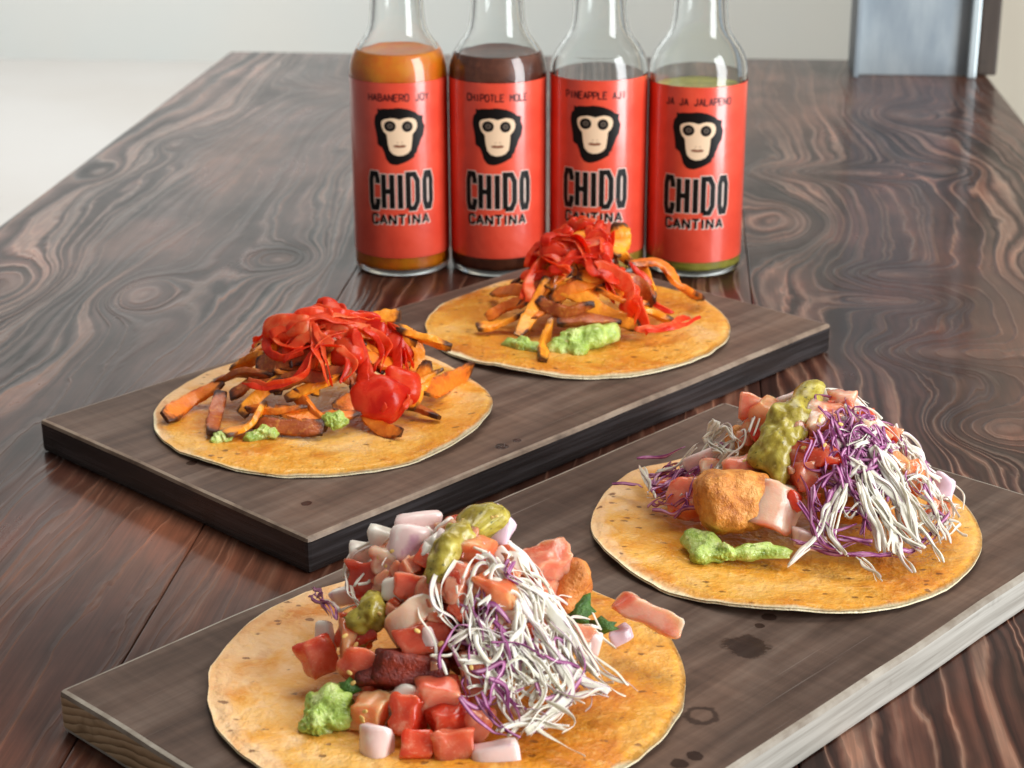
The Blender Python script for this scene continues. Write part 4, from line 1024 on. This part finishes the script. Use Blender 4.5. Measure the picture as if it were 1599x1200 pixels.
def ribbon_mesh(rng, pts, width, thick, n=6, round_=8, taper=0.35, wob=0.18, twist=0.6, attrs=None, flat=None, sides=8):
    C = catmull(pts, n); m = len(C)
    off = Vector((rng.uniform(0, 99), rng.uniform(0, 99), rng.uniform(0, 99)))
    C = [c + noise.noise_vector(c * 0.12 + off) * wob * width for c in C]
    up0 = Vector(flat) if flat else Vector((rng.uniform(-.4, .4), -0.6, 0.8)).normalized()
    verts, faces, ed = [], [], []
    tw0, tw = rng.uniform(-0.5, 0.5), rng.uniform(-twist, twist)
    for i, c in enumerate(C):
        tan = (C[min(i + 1, m - 1)] - C[max(i - 1, 0)]).normalized()
        side = tan.cross(up0)
        side = side.normalized() if side.length > 1e-4 else Vector((1, 0, 0))
        up = side.cross(tan)
        a = tw0 + tw * i / m
        s2, u2 = side * math.cos(a) + up * math.sin(a), up * math.cos(a) - side * math.sin(a)
        t = i / (m - 1)
        k = 1 - taper * (2 * t - 1) ** 6 + (0.26 if round_ > 4 else 0.5) * noise.noise(c * (0.10 if round_ > 4 else 0.25) + off)
        for q in range(sides):
            th = 2 * math.pi * (q + 0.5) / sides
            cx, cy = math.cos(th), math.sin(th)
            e = 0.36 if round_ > 4 else 0.8
            px, py = math.copysign(abs(cx) ** e, cx), math.copysign(abs(cy) ** e, cy)
            jit = 1 + (0.24 if round_ > 4 else 0.12) * noise.noise(Vector((c.x, c.y, c.z)) * 0.45 + off + Vector((q * 3.1, 0, 0)))
            verts.append(c + s2 * px * width / 2 * k * jit + u2 * py * thick / 2 * k * jit)
            ed.append((t, abs(px)))
    for i in range(m - 1):
        for q in range(sides):
            a, b = i * sides + q, i * sides + (q + 1) % sides
            faces.append((a, b, b + sides, a + sides))
    faces.append(tuple(range(sides))[::-1]); faces.append(tuple(range((m - 1) * sides, m * sides)))
    me = mesh_from(verts, faces)
    if attrs:
        at = me.attributes.new(attrs, 'FLOAT', 'POINT')
        for i, (t, e) in enumerate(ed):
            at.data[i].value = ((max(0, abs(2 * t - 1) - 0.55) / 0.45) * 0.75 + 0.26 * (e > 0.8)) if attrs == 'char' else e
    return me

def blob_mesh(rng, balls, rough=0.8, floor=None, flat=1.0, fine=0.5):
    """Soft union of balls: an icosphere wrapped round them, roughened."""
    bm = bmesh.new()
    bmesh.ops.create_icosphere(bm, subdivisions=5, radius=1)
    c = sum((Vector(b[:3]) for b in balls), Vector()) / len(balls)
    off = Vector((rng.uniform(0, 99), rng.uniform(0, 99), rng.uniform(0, 99)))
    P = [(Vector(b[:3]), b[3]) for b in balls]
    def field(p):
        s = 0.0
        for q, r in P:
            d = p - q
            d.z /= flat
            s += math.exp(-2.2 * (d.length_squared / (r * r) - 1))
        return s
    R = max((q - c).length + r for q, r in P) * 1.5
    # pick as centre the ball nearest the middle, march inwards along every direction
    cc = min(P, key=lambda b: (b[0] - c).length)[0]
    for v in bm.verts:
        d = v.co.normalized()
        lo = 0.0; r = R
        for i in range(24):
            r = R * (1 - i / 24)
            if field(cc + d * r) > 1: break
        hi = min(R, r + R / 24)
        for _ in range(6):
            mid = (r + hi) / 2
            if field(cc + d * mid) > 1: r = mid
            else: hi = mid
        p = cc + d * r
        p += d * (rough * (1.3 * noise.noise(p * 0.2 + off) + 0.9 * noise.noise(p * 0.42 + off) + fine * noise.noise(p * 1.1 + off)))
        if floor is not None and p.z < floor: p.z = floor
        v.co = p
    me = from_bm(bm)
    return me

def tortilla_mesh(rng, R, k):
    rings, seg = 26, 120
    off = Vector((k * 7.7, k * 3.3, 0))
    verts, faces, gl, rim = [], [], [], []
    def rad(a): return R * (1 + 0.020 * noise.noise(Vector((math.cos(a) * 1.6, math.sin(a) * 1.6, k * 5.0))) + 0.009 * noise.noise(Vector((math.cos(a) * 7, math.sin(a) * 7, k * 9.0))))
    def hgt(x, y, t):
        w = noise.noise(Vector((x * 0.022, y * 0.022, k * 4.0)))
        w2 = noise.noise(Vector((x * 0.12, y * 0.12, k * 2.0)))
        return 0.25 + max(0, w + 0.15) * 4.2 * t ** 3 + 0.40 * w2 * t + 0.3 * max(0, noise.noise(Vector((x * 0.3, y * 0.3, k * 3.0))))
    gdir = {1: (0.55, -0.9, 0.25), 2: (0.3, -0.6, 0.6), 3: (0.6, -0.55, 0.30), 4: (0.75, -0.2, 0.22)}[k]
    for side in (0, 1):
        for j in range(rings + 1):
            t = (j / rings) ** 0.8
            for i in range(seg):
                a = 2 * math.pi * i / seg
                r = rad(a) * t
                x, y = r * math.cos(a), r * math.sin(a)
                th = 1.9 if t < 0.97 else 1.9 * (0.45 if side == 0 else 0.9)
                z = hgt(x, y, t)
                verts.append((x, y, z + (th if side == 0 else 0.0)))
                gl.append(0.5 + 0.55 * (gdir[0] * x + gdir[1] * y) / R + gdir[2] - 0.5 * max(0, t - 0.9) / 0.1)
                rim.append(max(0, (t - 0.94) / 0.06) * 0.78 if side == 0 else 1.0)
    n = (rings + 1) * seg
    for s in (0, 1):
        for j in range(rings):
            for i in range(seg):
                a, b = s * n + j * seg + i, s * n + j * seg + (i + 1) % seg
                f = (a, b, b + seg, a + seg)
                faces.append(f[::-1] if s else f)
    for i in range(seg):
        a, b = rings * seg + i, rings * seg + (i + 1) % seg
        faces.append((a, a + n, b + n, b))
    me = mesh_from(verts, faces)
    for nm, vals in (('glaze', gl), ('rim', rim)):
        at = me.attributes.new(nm, 'FLOAT', 'POINT')
        at.data.foreach_set('value', vals)
    return me

LEAF_V, LEAF_F = None, None
def leaf_mesh(rng, w, h):
    prof = [(-0.05, 0), (-0.28, 0.18), (-0.5, 0.3), (-0.34, 0.45), (-0.46, 0.68), (-0.22, 0.72), (0, 1.0), (0.22, 0.72), (0.46, 0.68), (0.34, 0.45), (0.5, 0.3), (0.28, 0.18), (0.05, 0)]
    top = [(p[0] * w, 2.2 * (abs(p[0]) ** 1.3) + rng.uniform(-.4, .4), (p[1] - 0.5) * h) for p in prof]
    n = len(top)
    verts = top + [(0, -1.2, -0.1 * h)] + [(v[0], v[1] + 0.4, v[2]) for v in top] + [(0, -0.8, -0.1 * h)]
    faces = []
    for i in range(n):
        j = (i + 1) % n
        faces.append((i, j, n)); faces.append((n + 1 + j, n + 1 + i, 2 * n + 1)); faces.append((i, n + 1 + i, n + 1 + j, j))
    return mesh_from(verts, faces)

CENTRES = {1: (-130.0, 628.3, 63.4), 2: (-40.3, 735.0, 65.2), 3: (37.5, 538.0, 61.9), 4: (-58.0, 433.0, 65.0)}
MOUND = {1: (-2, 6, 38, 30, 33), 2: (2, 6, 36, 28, 38), 3: (10, 6, 42, 32, 39), 4: (2, 4, 40, 34, 40)}
TACO_LABEL = {1: 'taco with glossy red peppers over dark roasted pumpkin strips, left on the black edged board',
              2: 'taco of orange pumpkin strips, curled red pepper and bright guacamole, nearest the bottles',
              3: 'taco with golden fried fish and purple and white cabbage, right on front board',
              4: 'largest taco in front, heaped with diced tomato, onion and shredded white cabbage'}
def mound_z(k, x, y):
    x0, y0, sx, sy, H = MOUND[k]
    r = math.sqrt(((x - x0) / sx) ** 2 + ((y - y0) / sy) ** 2)
    return 2 + H * math.exp(-(r / 0.8) ** 2.2 * 0.8)

def put_chunk(rng, t, typ, x, y, z, w, h, d, roll, col, bend):
    rot = Matrix.Rotation(rng.uniform(-0.5, 0.5), 3, 'Z') @ VIEW @ Matrix.Rotation(math.radians(roll), 3, 'Y') @ Matrix.Rotation(rng.uniform(-0.35, 0.35), 3, 'X')
    loc = (x, y + d * 0.25, z)
    lowest = 2.4 + min(w, h, d) * 0.36
    if typ != 'leaf' and loc[2] < lowest: loc = (loc[0], loc[1], lowest)
    if typ == 'tomato':
        o = link('tomato_piece', chunk_mesh(rng, w * 0.88, d * 0.85, h * 0.88, 9.0, 0.48, 0.085, bend, GC8, 0.3, True), M_TOM, t, True, loc, rot.to_euler()); o.color = TOMATO[col]
        if rng.random() < 0.3 and w > 8:
            for _ in range(rng.choice((1, 2, 3))):
                sv = chunk_mesh(rng, 1.1, 0.6, 1.8, 2.2, 0.05, 0.0)
                link('seed', sv, M_SEED, o, True, (rng.uniform(-.3, .3) * w, -d * 0.47, rng.uniform(-.3, .3) * h), (0, rng.uniform(0, 3), 0))
    elif typ == 'onion':
        o = link('onion_piece', chunk_mesh(rng, w, max(3.0, d * 0.6), h, 8.0, 0.38, 0.06, rng.uniform(0.1, 0.6), GC6), M_ONI, t, True, loc, rot.to_euler()); o.color = ONION[col]
    elif typ == 'redball':
        o = link('red_pepper_piece', chunk_mesh(rng, w, d, h, 2.8, 0.26, 0.065, 0, GC14, 0.14), M_RED, t, True, loc, rot.to_euler())
    elif typ == 'meat':
        o = link('fried_piece' if col else 'meat_piece', chunk_mesh(rng, w, d, h, 5.0, 0.34, 0.07, 0, GC8, 0.25), M_CRISP if col else M_MEAT, t, True, loc, rot.to_euler())
    elif typ == 'fish':
        o = link('fried_fish_piece', chunk_mesh(rng, w, d, h, 3.4, 0.2, 0.035, 0, GC14, 0.25), M_FISH, t, True, loc, rot.to_euler())
    elif typ == 'leaf':
        o = link('coriander_leaf', leaf_mesh(rng, w, h), M_LEAF, t, True, loc, rot.to_euler())

SHRED_FLAT = (0.1, -0.75, 0.65)
def side_by_side(rng, pts, n, spread):
    """n copies of a path, drawn apart a little, as when a slice is cut into shreds."""
    for i in range(n):
        o = Vector((rng.uniform(-1, 1), rng.uniform(-0.6, 0.6), rng.uniform(-0.5, 0.6))) * spread
        yield [tuple(Vector(p) + o + Vector((rng.uniform(-.4, .4), rng.uniform(-.3, .3), rng.uniform(-.3, .3))) * spread) for p in pts]

def put_strip(rng, t, typ, pts, w, col):
    if typ == 'pumpkin':
        pts = [(p[0], p[1], max(p[2], 2.2 + w * 0.45)) for p in pts]
        o = link('pumpkin_strip', ribbon_mesh(rng, pts, w * rng.uniform(0.75, 1.1), w * rng.uniform(0.22, 0.48), 9, 8, 0.3, 0.12, 1.6, 'char', None, 12), M_PUMP, t, True); o.data.set_sharp_from_angle(angle=0.75); o.color = PUMP[col]
    elif typ == 'red':
        for q in side_by_side(rng, pts, 2, w * 0.36):
            link('red_pepper_strip', ribbon_mesh(rng, q, w * rng.uniform(0.4, 0.8), rng.uniform(0.3, 0.55), 9, 4, 0.5, 0.6, 2.4, None, SHRED_FLAT, 10), M_RED, t, True)
    elif typ in ('white', 'purple'):
        name, mat = ('white_cabbage_shred', M_WHITE) if typ == 'white' else ('purple_cabbage_shred', M_PURPLE)
        n = 1 if w < 1.5 else (3 if w < 3.0 else 5)
        for q in ([pts] if n == 1 else side_by_side(rng, pts, n, w * 0.45)):
            ww = w if n == 1 else rng.uniform(0.6, 1.5)
            link(name, ribbon_mesh(rng, q, ww, rng.uniform(0.16, 0.3), 9, 4, 0.35, 1.6, 3.0, 'edge', SHRED_FLAT, 6), mat, t, True)
        if w > 3.2 and typ == 'white':
            link(name, ribbon_mesh(rng, pts, w * 0.75, 0.25, 9, 4, 0.3, 0.3, 1.4, 'edge', SHRED_FLAT, 8), mat, t, True)
    elif typ == 'stem':
        link('coriander_stem', ribbon_mesh(rng, pts, w, w * 0.8, 5, 4, 0.2, 0.1, 0.2, 'edge', None, 6), M_LEAF, t, True)

def random_shred(rng, t, k, cx, cy, sx, sy, kind, wlo, whi, lmin, lmax, lift, curl=1.2):
    """One shred lying on the heap: a few points following its surface."""
    x, y = cx + max(-1.6, min(1.6, rng.gauss(0, 1))) * sx, cy + max(-1.6, min(1.6, rng.gauss(0, 1))) * sy
    a = rng.uniform(0, 2 * math.pi); L = rng.uniform(lmin, lmax); curl = rng.uniform(-curl, curl)
    pts = []
    for i in range(4):
        pts.append((x, y, max(3.0, mound_z(k, x, y) + lift + rng.uniform(-1.5, 2.5))))
        x += math.cos(a) * L / 3 + (cx - x) * 0.10; y += math.sin(a) * L / 3 + (cy - y) * 0.10; a += curl
    put_strip(rng, t, kind, pts, rng.uniform(wlo, whi), 0)

for k in (1, 2, 3, 4):
    rng = random.Random(40 + k)
    cx, cy, R = CENTRES[k]
    t = thing('taco', TACO_LABEL[k], 'taco', (cx, cy, BOARD_T + 0.5), 0, 'tacos on the boards')
    link('tortilla', tortilla_mesh(rng, R, k), M_TORT, t, True)
    D = TACO_DATA[k]
    for c in D['chunks']: put_chunk(rng, t, *c)
    for s in D['strips']: put_strip(rng, t, *s)
    for typ, balls in D['blobs']:
        if typ == 'guacamole':
            balls = [(b[0], b[1], max(3.0, b[2]), b[3]) for b in balls]
            link('guacamole', blob_mesh(rng, balls, rough=1.3, floor=2.2, flat=0.85), M_GUAC, t, True)
        else:
            balls = [(b[0] + rng.uniform(-1, 1), b[1] + 1.0, b[2] + 1.5, b[3] * rng.uniform(0.88, 1.05)) for b in balls] + [(b[0] + rng.uniform(-.9, .9) * b[3], b[1], b[2] - rng.uniform(-.3, .9) * b[3], b[3] * rng.uniform(0.5, 0.8)) for b in balls]
            s = link('salsa_verde', blob_mesh(rng, balls, rough=0.9, fine=0.12), M_SALSA, t, True)
            for _ in range(9):
                b = rng.choice(balls)
                link('seed', chunk_mesh(rng, 1.0, 0.6, 1.5, 2.2, 0.05, 0.0), M_SEED, s, True, (b[0] + rng.uniform(-.5, .5) * b[3], b[1] - b[3] * 0.72, b[2] + rng.uniform(0.1, .6) * b[3]), (0, rng.uniform(0, 3), 0))
    # loose pieces that fill the heap between the ones set above
    x0, y0, sx, sy, H = MOUND[k]
    if k in (3, 4):
        for _ in range(26):
            x, y = rng.gauss(x0, sx * 0.36), rng.gauss(y0 + 2, sy * 0.34)
            z = mound_z(k, x, y) - rng.uniform(3, 9)
            s = rng.uniform(7, 11)
            put_chunk(rng, t, rng.choice(('tomato', 'tomato', 'tomato', 'onion')), x, y, z, s, s * rng.uniform(.7, 1.1), s * .9, rng.uniform(-40, 40), rng.choice((0, 2)), 0)
        spots = {4: ((24, -14, 9, 9, 'white', 78), (14, -20, 9, 8, 'white', 36), (16, -22, 9, 7, 'purple', 30), (-22, 4, 5, 6, 'white', 6)),
                 3: ((35, -8, 9, 10, 'white', 84), (19, -9, 6, 6, 'purple', 80), (-22, 2, 7, 6, 'white', 26), (-33, -1, 6, 5, 'purple', 30), (34, -4, 8, 9, 'purple', 12))}[k]
        for (px, py, gx, gy, kind, num) in spots:
            for _ in range(num):
                random_shred(rng, t, k, px, py, gx, gy, kind, 0.5, 1.7, 8, 18, 2.4, 1.3)
        for _ in range(80):                  # crumbs of the dice
            x, y = rng.gauss(x0, sx * 0.36), rng.gauss(y0 - 6, sy * 0.36)
            if (x - x0) ** 2 + (y - y0) ** 2 > 32 ** 2: continue
            s_ = rng.uniform(2.5, 6.0)
            put_chunk(rng, t, rng.choice(('tomato', 'tomato', 'onion')), x, y, mound_z(k, x, y) + 0.5, s_ * rng.uniform(.8, 1.4), s_, s_ * .8, rng.uniform(-60, 60), rng.choice((0, 0, 1)), 0)
    else:
        for _ in range(44):
            a = rng.uniform(0, 6.28); x, y = rng.gauss(x0 - 3, sx * 0.32), rng.gauss(y0 - 3, sy * 0.34)
            L = rng.uniform(14, 28); pts = []
            for i in range(3):
                pts.append((x, y, max(5, mound_z(k, x, y) - rng.uniform(0, 5)))); x += math.cos(a) * L / 2; y += math.sin(a) * L / 2; a += rng.uniform(-.4, .4)
            put_strip(rng, t, 'pumpkin', pts, rng.uniform(5, 7), rng.choice((0, 1, 2)))
        for _ in range(10):
            a = rng.uniform(0, 6.28); x, y = rng.gauss(x0 + 4, sx * 0.30), rng.gauss(y0, sy * 0.26)
            L = rng.uniform(10, 22); pts = []
            for i in range(4):
                pts.append((x, y, max(8, mound_z(k, x, y) + rng.uniform(0, 5)))); x += math.cos(a) * L / 3; y += math.sin(a) * L / 3; a += rng.uniform(-.9, .9)
            put_strip(rng, t, 'red', pts, rng.uniform(4, 8), 0)
